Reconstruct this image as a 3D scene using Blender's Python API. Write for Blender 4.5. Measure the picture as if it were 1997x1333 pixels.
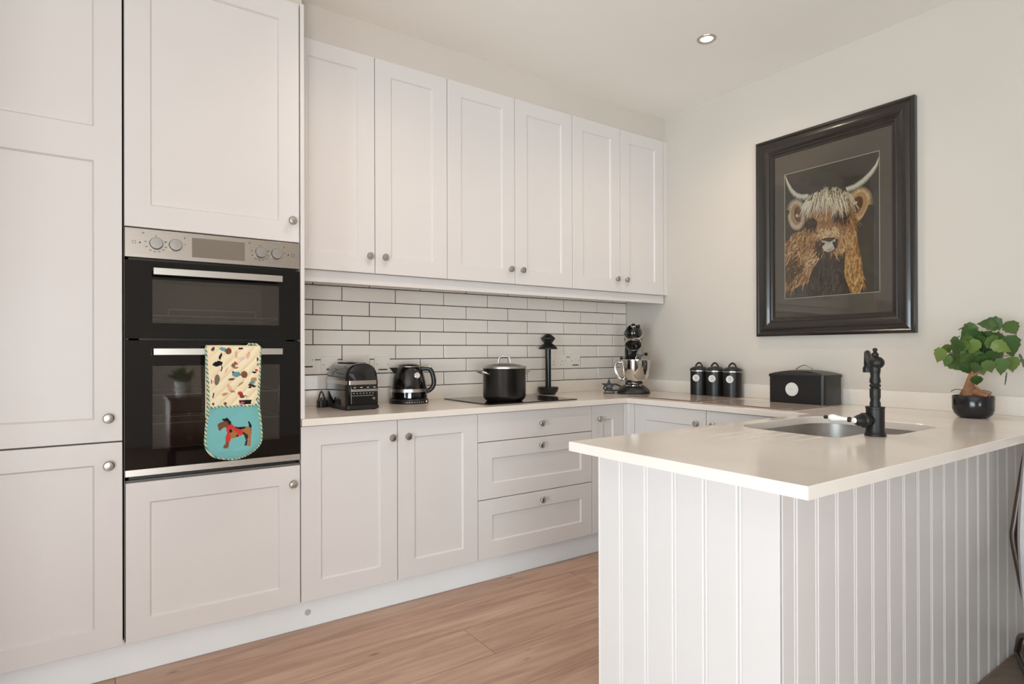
import bpy, bmesh, math, random
import numpy as np
from mathutils import Vector, Matrix
from mathutils.geometry import tessellate_polygon

for o in list(bpy.data.objects):
    bpy.data.objects.remove(o, do_unlink=True)
scene = bpy.context.scene
COL = scene.collection
R = math.radians

# ------------------------------------------------------------------ camera
CAMH = 1.141
FPX, YAW, PITCH, ROLL, SHIFT = 1166.0, R(34.75), R(0.11), R(-0.16), 15.8
Fv = Vector((math.sin(YAW) * math.cos(PITCH), math.cos(YAW) * math.cos(PITCH), math.sin(PITCH)))
R0 = Vector((math.cos(YAW), -math.sin(YAW), 0))
U0 = R0.cross(Fv)
Rv = math.cos(ROLL) * R0 + math.sin(ROLL) * U0
Uv = -math.sin(ROLL) * R0 + math.cos(ROLL) * U0
cam_data = bpy.data.cameras.new('camera')
cam = bpy.data.objects.new('camera', cam_data)
COL.objects.link(cam)
cam.matrix_world = Matrix(((Rv.x, Uv.x, -Fv.x, 0), (Rv.y, Uv.y, -Fv.y, 0), (Rv.z, Uv.z, -Fv.z, CAMH), (0, 0, 0, 1)))
cam_data.sensor_width = 36.0
cam_data.lens = FPX / 1997 * 36.0
cam_data.shift_y = SHIFT / 1997
cam_data.clip_start = 0.05
scene.camera = cam

# ------------------------------------------------------------------ world, lights, exposure
scene.view_settings.view_transform = 'Standard'
scene.view_settings.look = 'None'
scene.view_settings.gamma = 1.0
scene.view_settings.use_curve_mapping = False
scene.view_settings.exposure = 0.42
world = bpy.data.worlds.new('world')
scene.world = world
world.use_nodes = True
bg = world.node_tree.nodes['Background']
bg.inputs[0].default_value = (0.80, 0.90, 1.0, 1)
bg.inputs[1].default_value = 1.5


def area_light(name, loc, rot, sx, sy, energy, color):
    d = bpy.data.lights.new(name, 'AREA')
    d.shape = 'RECTANGLE'
    d.size, d.size_y, d.energy, d.color = sx, sy, energy, color
    o = bpy.data.objects.new(name, d)
    o.location = loc
    o.rotation_euler = rot
    COL.objects.link(o)
    return o


# side daylight plus an added rear fill, both tilted up to brighten the ceiling
area_light('daylight_side', (-3.95, -0.6, 0.95), (0, R(-116), 0), 2.1, 3.0, 235, (0.75, 0.90, 1.0))
area_light('rear_fill_light', (-1.55, -4.62, 0.70), (R(140), 0, 0), 3.2, 2.1, 340, (0.90, 0.95, 1.0))
LAMP_ENERGY = 19.0
LAMP_COLOR = (1.0, 0.82, 0.62)

# ------------------------------------------------------------------ key dimensions
D = 2.473          # front plane of base and tall doors
YW = 2.68          # front plane of wall cabinet doors
YT = 3.06          # tile face
XR = 3.125         # right wall
ZC = 2.69          # ceiling
ZT, ZU = 0.869, 0.841   # worktop top / underside
XL, YN = -3.2, -3.5     # left and rear walls


# ------------------------------------------------------------------ colour helpers and materials
def lin(c):
    c /= 255.0
    return c / 12.92 if c <= 0.04045 else ((c + 0.055) / 1.055) ** 2.4


def srgb(r, g, b):
    return (lin(r), lin(g), lin(b), 1.0)


MATS = {}


def nodes_of(name):
    m = bpy.data.materials.new(name)
    m.use_nodes = True
    nt = m.node_tree
    return m, nt, nt.nodes['Principled BSDF']


def mat(name, color, rough=0.5, metal=0.0, ior=1.5, var=0.03, vscale=6.0, bump=0.0, bscale=60.0, coat=0.0, stretch=None, spec=0.5):
    """Principled material with a little procedural variation in colour and relief."""
    if name in MATS:
        return MATS[name]
    m, nt, b = nodes_of(name)
    b.inputs['Roughness'].default_value = rough
    b.inputs['Metallic'].default_value = metal
    b.inputs['IOR'].default_value = ior
    b.inputs['Specular IOR Level'].default_value = spec
    b.inputs['Coat Weight'].default_value = coat
    tc = nt.nodes.new('ShaderNodeTexCoord')
    mp = nt.nodes.new('ShaderNodeMapping')
    nt.links.new(tc.outputs['Object'], mp.inputs['Vector'])
    if stretch:
        mp.inputs['Scale'].default_value = stretch
    nz = nt.nodes.new('ShaderNodeTexNoise')
    nz.inputs['Scale'].default_value = vscale
    nz.inputs['Detail'].default_value = 3
    nt.links.new(mp.outputs[0], nz.inputs['Vector'])
    rp = nt.nodes.new('ShaderNodeValToRGB')
    lo = tuple(c * (1 - var) for c in color[:3]) + (1,)
    hi = tuple(min(1, c * (1 + var)) for c in color[:3]) + (1,)
    rp.color_ramp.elements[0].position, rp.color_ramp.elements[0].color = 0.3, lo
    rp.color_ramp.elements[1].position, rp.color_ramp.elements[1].color = 0.7, hi
    nt.links.new(nz.outputs['Fac'], rp.inputs['Fac'])
    nt.links.new(rp.outputs['Color'], b.inputs['Base Color'])
    if bump:
        n2 = nt.nodes.new('ShaderNodeTexNoise')
        n2.inputs['Scale'].default_value = bscale
        n2.inputs['Detail'].default_value = 4
        nt.links.new(mp.outputs[0], n2.inputs['Vector'])
        bp = nt.nodes.new('ShaderNodeBump')
        bp.inputs['Strength'].default_value = bump
        bp.inputs['Distance'].default_value = 0.002
        nt.links.new(n2.outputs['Fac'], bp.inputs['Height'])
        nt.links.new(bp.outputs['Normal'], b.inputs['Normal'])
    MATS[name] = m
    return m


def vertex_color_mat(name, rough=0.7, spec=0.3, bump=0.0):
    m, nt, b = nodes_of(name)
    a = nt.nodes.new('ShaderNodeVertexColor')
    a.layer_name = 'Col'
    nt.links.new(a.outputs['Color'], b.inputs['Base Color'])
    b.inputs['Roughness'].default_value = rough
    b.inputs['Specular IOR Level'].default_value = spec
    MATS[name] = m
    return m


def glass_mat(name, tint, gloss_ior=1.5, rough=0.02, transp=1.0):
    """Thin pane: tinted see-through plus a Fresnel reflection."""
    m = bpy.data.materials.new(name)
    m.use_nodes = True
    nt = m.node_tree
    for n in list(nt.nodes):
        if n.type == 'BSDF_PRINCIPLED':
            nt.nodes.remove(n)
    out = [n for n in nt.nodes if n.type == 'OUTPUT_MATERIAL'][0]
    t = nt.nodes.new('ShaderNodeBsdfTransparent')
    t.inputs['Color'].default_value = tint
    g = nt.nodes.new('ShaderNodeBsdfGlossy')
    g.inputs['Roughness'].default_value = rough
    fr = nt.nodes.new('ShaderNodeFresnel')
    fr.inputs['IOR'].default_value = gloss_ior
    mx = nt.nodes.new('ShaderNodeMixShader')
    nt.links.new(fr.outputs[0], mx.inputs[0])
    nt.links.new(t.outputs[0], mx.inputs[1])
    nt.links.new(g.outputs[0], mx.inputs[2])
    nt.links.new(mx.outputs[0], out.inputs['Surface'])
    MATS[name] = m
    return m


PAINT = mat('cabinet_paint', srgb(220, 213, 210), 0.42, var=0.012, vscale=3, bump=0.02, bscale=220)
PLINTH = mat('plinth_paint', srgb(240, 240, 240), 0.45, var=0.02, vscale=4, bump=0.03, bscale=150)
CARCASS = mat('carcass_board_shaded', srgb(120, 112, 106), 0.6, var=0.02)  # grey darkened to carry the shade in the gaps between doors
WALLP = mat('wall_paint', srgb(208, 198, 188), 0.85, var=0.012, vscale=2, bump=0.06, bscale=180)
CEILP = mat('ceiling_paint', srgb(248, 243, 236), 0.9, var=0.012, vscale=2, bump=0.05, bscale=160)
TILE = mat('tile_glaze', srgb(246, 236, 226), 0.16, var=0.03, vscale=5, bump=0.10, bscale=14)
GROUT = mat('dark_grout', srgb(48, 43, 41), 0.9, var=0.12, vscale=60, bump=0.2)
NICKEL = mat('brushed_nickel', srgb(190, 184, 176), 0.30, metal=1.0, var=0.06, vscale=90)
STEEL = mat('brushed_steel', srgb(196, 190, 182), 0.33, metal=1.0, var=0.05, vscale=20, stretch=(1, 40, 40))
CHROME = mat('chrome', srgb(215, 212, 208), 0.09, metal=1.0, var=0.02)
SINKST = mat('sink_steel', srgb(200, 196, 192), 0.34, metal=1.0, var=0.05, vscale=30)
BLACKGLASS = mat('black_glass', srgb(12, 11, 11), 0.03, var=0.02, ior=1.5)
OVENBLACK = mat('oven_black', srgb(14, 13, 13), 0.4, var=0.02)
CAVITY = mat('oven_enamel', srgb(168, 158, 147), 0.45, var=0.05)
GLOSSBLACK = mat('gloss_black_enamel', srgb(14, 12, 12), 0.07, var=0.02, coat=0.5)
SATINBLACK = mat('satin_black', srgb(24, 22, 22), 0.38, var=0.06, vscale=20)
MATTEBLACK = mat('matte_black_metal', srgb(30, 28, 27), 0.42, var=0.08, vscale=25, metal=0.3)
DARKWOOD = mat('carved_black_wood', srgb(26, 22, 21), 0.42, var=0.35, vscale=90, bump=0.5, bscale=70)
RODWOOD = mat('polished_black_wood', srgb(18, 17, 17), 0.25, var=0.15, vscale=30, stretch=(12, 12, 1))
PANELSTEEL = mat('panel_steel', srgb(172, 162, 152), 0.36, metal=1.0, var=0.05, vscale=20, stretch=(1, 40, 40))
DIALGREY = mat('dial_grey', srgb(158, 153, 148), 0.38, metal=0.7, var=0.03)
DISPLAY = mat('display_window', srgb(146, 136, 126), 0.12, var=0.02, metal=0.4)
PRINT = mat('panel_print', srgb(58, 52, 48), 0.6, var=0.02)
PORCELAIN = mat('white_porcelain', srgb(240, 238, 235), 0.12, var=0.01)
PLASTIC = mat('socket_plastic', srgb(243, 234, 224), 0.32, var=0.012)
BADGE = mat('badge_enamel', srgb(222, 219, 215), 0.3, var=0.03, vscale=40)
BADGEMARK = mat('badge_mark', srgb(150, 146, 142), 0.5, var=0.05)
POTBODY = mat('anodised_pot', srgb(58, 56, 55), 0.27, metal=0.85, var=0.05, vscale=20, stretch=(1, 1, 12))
FRAMEWOOD = mat('frame_black_brown', srgb(34, 27, 23), 0.26, var=0.25, vscale=14, coat=0.3)
MOUNT = mat('picture_mount', srgb(98, 86, 75), 0.85, var=0.03, vscale=120)
SLIP = mat('mount_bevel', srgb(206, 192, 168), 0.7, var=0.04)
BONSAIBARK = mat('bark', srgb(150, 104, 74), 0.85, var=0.28, vscale=26, bump=0.7, bscale=60)
SOIL = mat('soil', srgb(88, 60, 44), 0.95, var=0.4, vscale=90, bump=0.8, bscale=120)
POTGLAZE = mat('black_pot_glaze', srgb(26, 26, 28), 0.18, var=0.05, vscale=10)
TWIG = mat('dark_twig', srgb(84, 70, 62), 0.8, var=0.2, vscale=60)
BRONZE = mat('bronze_tube', srgb(104, 90, 82), 0.32, metal=0.85, var=0.05)
FABRIC = mat('pale_fabric', srgb(198, 192, 190), 0.95, var=0.05, vscale=160, bump=0.4, bscale=400)
RUG = mat('taupe_rug', srgb(128, 114, 100), 1.0, var=0.14, vscale=30, bump=0.7, bscale=240)
BULB = None


def make_bulb():
    m, nt, b = nodes_of('lamp_face')
    b.inputs['Base Color'].default_value = (1, 1, 1, 1)
    b.inputs['Emission Color'].default_value = (1.0, 0.93, 0.83, 1)
    b.inputs['Emission Strength'].default_value = 6.0
    return m


BULB = make_bulb()


def make_quartz():
    m, nt, b = nodes_of('cream_quartz')
    tc = nt.nodes.new('ShaderNodeTexCoord')
    n1 = nt.nodes.new('ShaderNodeTexNoise')
    n1.inputs['Scale'].default_value = 5
    n1.inputs['Detail'].default_value = 5
    n2 = nt.nodes.new('ShaderNodeTexVoronoi')
    n2.inputs['Scale'].default_value = 120
    nt.links.new(tc.outputs['Object'], n1.inputs['Vector'])
    nt.links.new(tc.outputs['Object'], n2.inputs['Vector'])
    r1 = nt.nodes.new('ShaderNodeValToRGB')
    r1.color_ramp.elements[0].position, r1.color_ramp.elements[0].color = 0.3, srgb(232, 221, 211)
    r1.color_ramp.elements[1].position, r1.color_ramp.elements[1].color = 0.7, srgb(239, 229, 220)
    r2 = nt.nodes.new('ShaderNodeValToRGB')
    r2.color_ramp.elements[0].position, r2.color_ramp.elements[0].color = 0.06, srgb(196, 190, 186)
    r2.color_ramp.elements[1].position, r2.color_ramp.elements[1].color = 0.14, (1, 1, 1, 1)
    mx = nt.nodes.new('ShaderNodeMix')
    mx.data_type = 'RGBA'
    mx.blend_type = 'MULTIPLY'
    mx.inputs[0].default_value = 0.35
    nt.links.new(n1.outputs['Fac'], r1.inputs['Fac'])
    nt.links.new(n2.outputs['Distance'], r2.inputs['Fac'])
    nt.links.new(r1.outputs['Color'], mx.inputs[6])
    nt.links.new(r2.outputs['Color'], mx.inputs[7])
    nt.links.new(mx.outputs[2], b.inputs['Base Color'])
    b.inputs['Roughness'].default_value = 0.16
    return m


QUARTZ = make_quartz()


def make_wood_floor():
    m, nt, b = nodes_of('oak_laminate')
    tc = nt.nodes.new('ShaderNodeTexCoord')
    oi = nt.nodes.new('ShaderNodeObjectInfo')
    ml = nt.nodes.new('ShaderNodeMath')
    ml.operation = 'MULTIPLY'
    ml.inputs[1].default_value = 37.0
    nt.links.new(oi.outputs['Random'], ml.inputs[0])
    ad = nt.nodes.new('ShaderNodeVectorMath')
    ad.operation = 'ADD'
    nt.links.new(tc.outputs['Object'], ad.inputs[0])
    nt.links.new(ml.outputs[0], ad.inputs[1])
    mp = nt.nodes.new('ShaderNodeMapping')
    mp.inputs['Scale'].default_value = (0.9, 9.0, 1.0)
    nt.links.new(ad.outputs[0], mp.inputs['Vector'])
    n1 = nt.nodes.new('ShaderNodeTexNoise')
    n1.inputs['Scale'].default_value = 2.2
    n1.inputs['Detail'].default_value = 7
    n1.inputs['Roughness'].default_value = 0.62
    n1.inputs['Distortion'].default_value = 0.6
    nt.links.new(mp.outputs[0], n1.inputs['Vector'])
    rp = nt.nodes.new('ShaderNodeValToRGB')
    e = rp.color_ramp.elements
    e[0].position, e[0].color = 0.25, srgb(156, 120, 101)
    e[1].position, e[1].color = 0.72, srgb(206, 173, 152)
    k = e.new(0.5)
    k.color = srgb(187, 151, 130)
    nt.links.new(n1.outputs['Fac'], rp.inputs['Fac'])
    # knots
    mp2 = nt.nodes.new('ShaderNodeMapping')
    mp2.inputs['Scale'].default_value = (1.6, 4.0, 1.0)
    nt.links.new(ad.outputs[0], mp2.inputs['Vector'])
    vo = nt.nodes.new('ShaderNodeTexVoronoi')
    vo.inputs['Scale'].default_value = 2.0
    nt.links.new(mp2.outputs[0], vo.inputs['Vector'])
    r2 = nt.nodes.new('ShaderNodeValToRGB')
    r2.color_ramp.elements[0].position, r2.color_ramp.elements[0].color = 0.02, srgb(160, 130, 112)
    r2.color_ramp.elements[1].position, r2.color_ramp.elements[1].color = 0.10, (1, 1, 1, 1)
    nt.links.new(vo.outputs['Distance'], r2.inputs['Fac'])
    mx = nt.nodes.new('ShaderNodeMix')
    mx.data_type = 'RGBA'
    mx.blend_type = 'MULTIPLY'
    mx.inputs[0].default_value = 0.7
    nt.links.new(rp.outputs['Color'], mx.inputs[6])
    nt.links.new(r2.outputs['Color'], mx.inputs[7])
    nt.links.new(mx.outputs[2], b.inputs['Base Color'])
    b.inputs['Roughness'].default_value = 0.42
    return m


OAK = make_wood_floor()


def make_leaf():
    m, nt, b = nodes_of('leaf_green')
    oi = nt.nodes.new('ShaderNodeObjectInfo')
    rp = nt.nodes.new('ShaderNodeValToRGB')
    e = rp.color_ramp.elements
    e[0].position, e[0].color = 0.0, srgb(54, 84, 40)
    e[1].position, e[1].color = 1.0, srgb(108, 128, 60)
    k = e.new(0.55)
    k.color = srgb(80, 106, 54)
    nt.links.new(oi.outputs['Random'], rp.inputs['Fac'])
    nt.links.new(rp.outputs['Color'], b.inputs['Base Color'])
    b.inputs['Roughness'].default_value = 0.38
    b.inputs['Subsurface Weight'].default_value = 0.0
    return m


LEAF = make_leaf()
LEAFDARK = mat('dry_leaf', srgb(82, 88, 72), 0.7, var=0.1)


def make_binding():
    m, nt, b = nodes_of('striped_binding')
    tc = nt.nodes.new('ShaderNodeTexCoord')
    mp = nt.nodes.new('ShaderNodeMapping')
    mp.inputs['Rotation'].default_value = (0, R(40), 0)
    nt.links.new(tc.outputs['Object'], mp.inputs['Vector'])
    w = nt.nodes.new('ShaderNodeTexWave')
    w.wave_profile = 'SAW'
    w.inputs['Scale'].default_value = 16
    w.inputs['Distortion'].default_value = 0.4
    nt.links.new(mp.outputs[0], w.inputs['Vector'])
    rp = nt.nodes.new('ShaderNodeValToRGB')
    rp.color_ramp.interpolation = 'CONSTANT'
    e = rp.color_ramp.elements
    e[0].position, e[0].color = 0.0, srgb(60, 140, 140)
    e[1].position, e[1].color = 0.3, srgb(232, 222, 196)
    for p, c in ((0.5, (70, 60, 52)), (0.62, (176, 200, 120)), (0.8, (226, 214, 190))):
        k = e.new(p)
        k.color = srgb(*c)
    nt.links.new(w.outputs['Fac'], rp.inputs['Fac'])
    nt.links.new(rp.outputs['Color'], b.inputs['Base Color'])
    b.inputs['Roughness'].default_value = 0.9
    return m


BINDING = make_binding()
CLOTHPRINT = vertex_color_mat('printed_cotton', 0.9, 0.2)
PAINTING = vertex_color_mat('painted_print', 0.8, 0.2)
PANE = glass_mat('clear_pane', (0.97, 0.98, 0.97, 1), 1.45)
PICGLASS = glass_mat('picture_glass', (0.96, 0.96, 0.95, 1), 1.42, 0.015)
OVENPANE = glass_mat('oven_window_glass', (0.66, 0.63, 0.60, 1), 2.0, 0.03)
LIDGLASS = glass_mat('lid_glass', (0.80, 0.79, 0.77, 1), 2.3, 0.12)


def make_savers():
    m, nt, b = nodes_of('textured_glass_board')
    tc = nt.nodes.new('ShaderNodeTexCoord')
    vo = nt.nodes.new('ShaderNodeTexVoronoi')
    vo.inputs['Scale'].default_value = 130
    nt.links.new(tc.outputs['Object'], vo.inputs['Vector'])
    bp = nt.nodes.new('ShaderNodeBump')
    bp.inputs['Strength'].default_value = 0.12
    bp.inputs['Distance'].default_value = 0.001
    nt.links.new(vo.outputs['Distance'], bp.inputs['Height'])
    nt.links.new(bp.outputs['Normal'], b.inputs['Normal'])
    b.inputs['Base Color'].default_value = srgb(196, 184, 174)
    b.inputs['Roughness'].default_value = 0.05
    b.inputs['IOR'].default_value = 1.7
    return m


SAVER = make_savers()
SAVEREDGE = mat('board_edge', srgb(128, 92, 82), 0.3, var=0.05)

# ------------------------------------------------------------------ mesh builder
ORG = {}


class MB:
    def __init__(self):
        self.v, self.f, self.c = [], [], []
        self.m = Matrix.Identity(4)

    def at(self, m):
        self.m = m
        return self

    def add(self, vs, fs, cols=None):
        k = len(self.v)
        self.v += [self.m @ Vector(p) for p in vs]
        self.f += [tuple(i + k for i in f) for f in fs]
        if cols is not None:
            self.c += cols
        return self

    def box(self, x0, x1, y0, y1, z0, z1):
        vs = [(x, y, z) for x in (x0, x1) for y in (y0, y1) for z in (z0, z1)]
        return self.add(vs, [(0, 1, 3, 2), (4, 6, 7, 5), (0, 4, 5, 1), (2, 3, 7, 6), (0, 2, 6, 4), (1, 5, 7, 3)])

    def lathe(self, prof, seg=40, sx=1.0, sy=1.0):
        """profile [(r, z)], closed at the ends when r == 0"""
        vs, fs, rings = [], [], []
        for r, z in prof:
            if r < 1e-6:
                rings.append([len(vs)])
                vs.append((0, 0, z))
            else:
                rings.append(list(range(len(vs), len(vs) + seg)))
                vs += [(r * sx * math.cos(2 * math.pi * i / seg), r * sy * math.sin(2 * math.pi * i / seg), z) for i in range(seg)]
        for a, b in zip(rings, rings[1:]):
            for i in range(seg):
                j = (i + 1) % seg
                if len(a) == 1 and len(b) == 1:
                    continue
                if len(a) == 1:
                    fs.append((a[0], b[j], b[i]))
                elif len(b) == 1:
                    fs.append((a[i], a[j], b[0]))
                else:
                    fs.append((a[i], a[j], b[j], b[i]))
        return self.add(vs, fs)

    def tube(self, pts, r, seg=12, closed=False, flat=1.0):
        pts = [Vector(p) for p in pts]
        n = len(pts)
        rs = r if isinstance(r, (list, tuple)) else [r] * n
        vs, fs = [], []
        tang = []
        for i in range(n):
            a = pts[i - 1] if (i > 0 or closed) else pts[i]
            b = pts[(i + 1) % n] if (i < n - 1 or closed) else pts[i]
            tang.append((b - a).normalized())
        t = tang[0]
        ref = Vector((0, 0, 1)) if abs(t.z) < 0.9 else Vector((1, 0, 0))
        u = t.cross(ref).normalized()
        for i in range(n):
            t = tang[i]
            u = (u - t * u.dot(t))
            u.normalize()
            w = t.cross(u)
            for k in range(seg):
                a = 2 * math.pi * k / seg
                vs.append(pts[i] + u * math.cos(a) * rs[i] + w * math.sin(a) * rs[i] * flat)
        m = n if closed else n - 1
        for i in range(m):
            for k in range(seg):
                a, b = i * seg, ((i + 1) % n) * seg
                fs.append((a + k, a + (k + 1) % seg, b + (k + 1) % seg, b + k))
        if not closed:
            fs.append(tuple(range(seg))[::-1])
            fs.append(tuple(range((n - 1) * seg, n * seg)))
        return self.add(vs, fs)

    def prism(self, poly, d0, d1, axis='z'):
        """2-D polygon extruded; axis z: (x,y), y: (x,z), x: (y,z)"""
        def p3(p, d):
            return (p[0], p[1], d) if axis == 'z' else (p[0], d, p[1]) if axis == 'y' else (d, p[0], p[1])
        n = len(poly)
        vs = [p3(p, d0) for p in poly] + [p3(p, d1) for p in poly]
        tris = tessellate_polygon([[Vector((p[0], p[1], 0)) for p in poly]])
        fs = [tuple(t) for t in tris] + [tuple(i + n for i in t) for t in tris]
        fs += [(i, (i + 1) % n, n + (i + 1) % n, n + i) for i in range(n)]
        return self.add(vs, fs)

    def sphere(self, c, r, seg=20, rings=12, s=(1, 1, 1)):
        old = self.m
        self.m = old @ Matrix.Translation(c) @ Matrix.Diagonal((s[0], s[1], s[2], 1))
        self.lathe([(r * math.sin(math.pi * i / rings) if 0 < i < rings else 0, -r * math.cos(math.pi * i / rings)) for i in range(rings + 1)], seg)
        self.m = old
        return self

    def mesh(self, name, smooth=None, colors=False, org=None):
        me = bpy.data.meshes.new(name)
        vs = [(p - org) if org is not None else p for p in self.v]
        me.from_pydata([tuple(p) for p in vs], [], self.f)
        if colors:
            ca = me.color_attributes.new('Col', 'FLOAT_COLOR', 'CORNER')
            data = []
            for f, c in zip(self.f, self.c):
                data += list(c) * len(f)
            ca.data.foreach_set('color', data)
        else:
            bm = bmesh.new()
            bm.from_mesh(me)
            bmesh.ops.recalc_face_normals(bm, faces=bm.faces)
            bm.to_mesh(me)
            bm.free()
        if smooth is not None:
            me.shade_smooth()
            me.set_sharp_from_angle(angle=R(smooth))
        return me

    def build(self, name, material, parent=None, smooth=None, bevel=0.0, colors=False, segs=2):
        xs = [p.x for p in self.v]
        ys = [p.y for p in self.v]
        zs = [p.z for p in self.v]
        org = Vector(((min(xs) + max(xs)) / 2, (min(ys) + max(ys)) / 2, min(zs)))
        me = self.mesh(name, smooth, colors, org)
        me.materials.append(material)
        return link(name, me, org, parent, bevel, segs)


def link(name, me, org, parent=None, bevel=0.0, segs=2):
    o = bpy.data.objects.new(name, me)
    COL.objects.link(o)
    if parent is not None:
        o.parent = parent
        o.location = Vector(org) - ORG[parent]
    else:
        o.location = org
    ORG[o] = Vector(org)
    if bevel:
        b = o.modifiers.new('bevel', 'BEVEL')
        b.width, b.segments, b.limit_method, b.angle_limit = bevel, segs, 'ANGLE', R(40)
    return o


def tag(o, label, cat, group=None):
    o['label'], o['category'] = label, cat
    if group:
        o['group'] = group
    return o


def thing(name, label, cat, loc=(0, 0, 0), rz=0.0, group=None, local=False):
    o = bpy.data.objects.new(name, None)
    o.empty_display_size = 0.05
    COL.objects.link(o)
    o.location = loc
    o.rotation_euler = (0, 0, rz)
    ORG[o] = Vector((0, 0, 0)) if local else Vector(loc)
    return tag(o, label, cat, group)


def struct(o, label=None):
    o['kind'] = 'structure'
    if label:
        o['label'] = label
    return o


def T(*p):
    return Matrix.Translation(Vector(p))


def RX(a):
    return Matrix.Rotation(R(a), 4, 'X')


def RY(a):
    return Matrix.Rotation(R(a), 4, 'Y')


def RZ(a):
    return Matrix.Rotation(R(a), 4, 'Z')


def arc(cx, cy, r, a0, a1, n):
    return [(cx + r * math.cos(R(a0 + (a1 - a0) * i / n)), cy + r * math.sin(R(a0 + (a1 - a0) * i / n))) for i in range(n + 1)]


def rrect(x0, x1, y0, y1, r, n=6):
    return arc(x1 - r, y1 - r, r, 0, 90, n) + arc(x0 + r, y1 - r, r, 90, 180, n) + arc(x0 + r, y0 + r, r, 180, 270, n) + arc(x1 - r, y0 + r, r, 270, 360, n)


def smooth_path(pts, n=8):
    """Catmull-Rom through the points"""
    P = [Vector(p) for p in pts]
    out = []
    for i in range(len(P) - 1):
        p0, p1, p2, p3 = P[max(i - 1, 0)], P[i], P[i + 1], P[min(i + 2, len(P) - 1)]
        for k in range(n):
            t = k / n
            out.append(0.5 * ((2 * p1) + (p2 - p0) * t + (2 * p0 - 5 * p1 + 4 * p2 - p3) * t * t + (3 * p1 - p0 - 3 * p2 + p3) * t ** 3))
    out.append(P[-1])
    return out


# ================================================================== THE ROOM
random.seed(4)
# floor: sub-base plus one object per laminate plank
floor = struct(MB().box(XL - 0.2, XR + 0.2, YN - 0.2, 3.3, -0.12, -0.009).build('floor', mat('sub_floor', srgb(70, 50, 40), 0.8)), 'warm oak laminate floor laid in long planks')
PW, PL = 0.235, 2.2
plank_cache = {}


def plank(x0, x1, y0, y1):
    key = (round(x1 - x0, 3), round(y1 - y0, 3))
    if key not in plank_cache:
        w, h = key
        g, c = 0.0008, 0.0014
        mb = MB()
        a = [(-w / 2 + g, -h / 2 + g), (w / 2 - g, -h / 2 + g), (w / 2 - g, h / 2 - g), (-w / 2 + g, h / 2 - g)]
        b = [(-w / 2 + g + c, -h / 2 + g + c), (w / 2 - g - c, -h / 2 + g + c), (w / 2 - g - c, h / 2 - g - c), (-w / 2 + g + c, h / 2 - g - c)]
        vs = [(p[0], p[1], -0.009) for p in a] + [(p[0], p[1], -0.0007) for p in a] + [(p[0], p[1], 0) for p in b]
        fs = [(0, 3, 2, 1), (8, 9, 10, 11)]
        for i in range(4):
            j = (i + 1) % 4
            fs += [(i, j, 4 + j, 4 + i), (4 + i, 4 + j, 8 + j, 8 + i)]
        mb.add(vs, fs)
        me = mb.mesh('plank')
        me.materials.append(OAK)
        plank_cache[key] = me
    link('plank', plank_cache[key], ((x0 + x1) / 2, (y0 + y1) / 2, 0), floor)


row = 0
y1 = 2.602
while y1 > YN:
    y0 = max(y1 - PW, YN)
    start = {0: 2.25, 1: 2.0, 2: 1.236, 3: 0.62, 4: 0.95}.get(row, 1.236 + ((row - 2) * 0.67) % PL)
    x = start - PL * math.ceil((start - XL) / PL)
    while x < XR - 0.001:
        a, b = max(x, XL), min(x + PL, XR)
        if b - a > 0.01:
            plank(a, b, y0, y1)
        x += PL
    y1 -= PW
    row += 1

ceiling = struct(MB().box(XL - 0.2, XR + 0.2, YN - 0.2, 3.3, ZC, ZC + 0.12).build('ceiling', CEILP), 'plain off white plaster ceiling')
wall_back = struct(MB().box(XL - 0.2, XR, 3.068, 3.25, 0, ZC).build('wall_back', WALLP), 'back wall behind the cabinets with pale brick tiles')
wall_right = struct(MB().box(XR, XR + 0.2, YN - 0.2, 3.25, 0, ZC).build('wall_right', WALLP), 'plain warm white wall with the framed picture')


def wall_with_hole(name, axis, pos0, pos1, a0, a1, h0, h1, w0, w1):
    """wall slab across a0..a1 with an opening w0..w1, h0..h1"""
    mb = MB()
    for (p, q, z0, z1) in ((a0, w0, 0, ZC), (w1, a1, 0, ZC), (w0, w1, 0, h0), (w0, w1, h1, ZC)):
        if q - p < 1e-4 or z1 - z0 < 1e-4:
            continue
        if axis == 'x':
            mb.box(pos0, pos1, p, q, z0, z1)
        else:
            mb.box(p, q, pos0, pos1, z0, z1)
    return struct(mb.build(name, WALLP))


wall_left = wall_with_hole('wall_left', 'x', XL - 0.2, XL, YN, 3.068, 0.08, 2.2, -2.1, 0.9)
wall_front = wall_with_hole('wall_front', 'y', YN - 0.2, YN, XL, XR, 0.12, 2.25, -3.1, 0.0)
struct(MB().box(-0.70, -0.532, 1.55, 3.068, 0, ZC).build('wall_side_added', WALLP), 'unseen short return wall added to shade the larder')  # out of view, added to keep side daylight off the larder
FRAMEW = mat('window_frame_white', srgb(226, 226, 224), 0.4, var=0.01)


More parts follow.
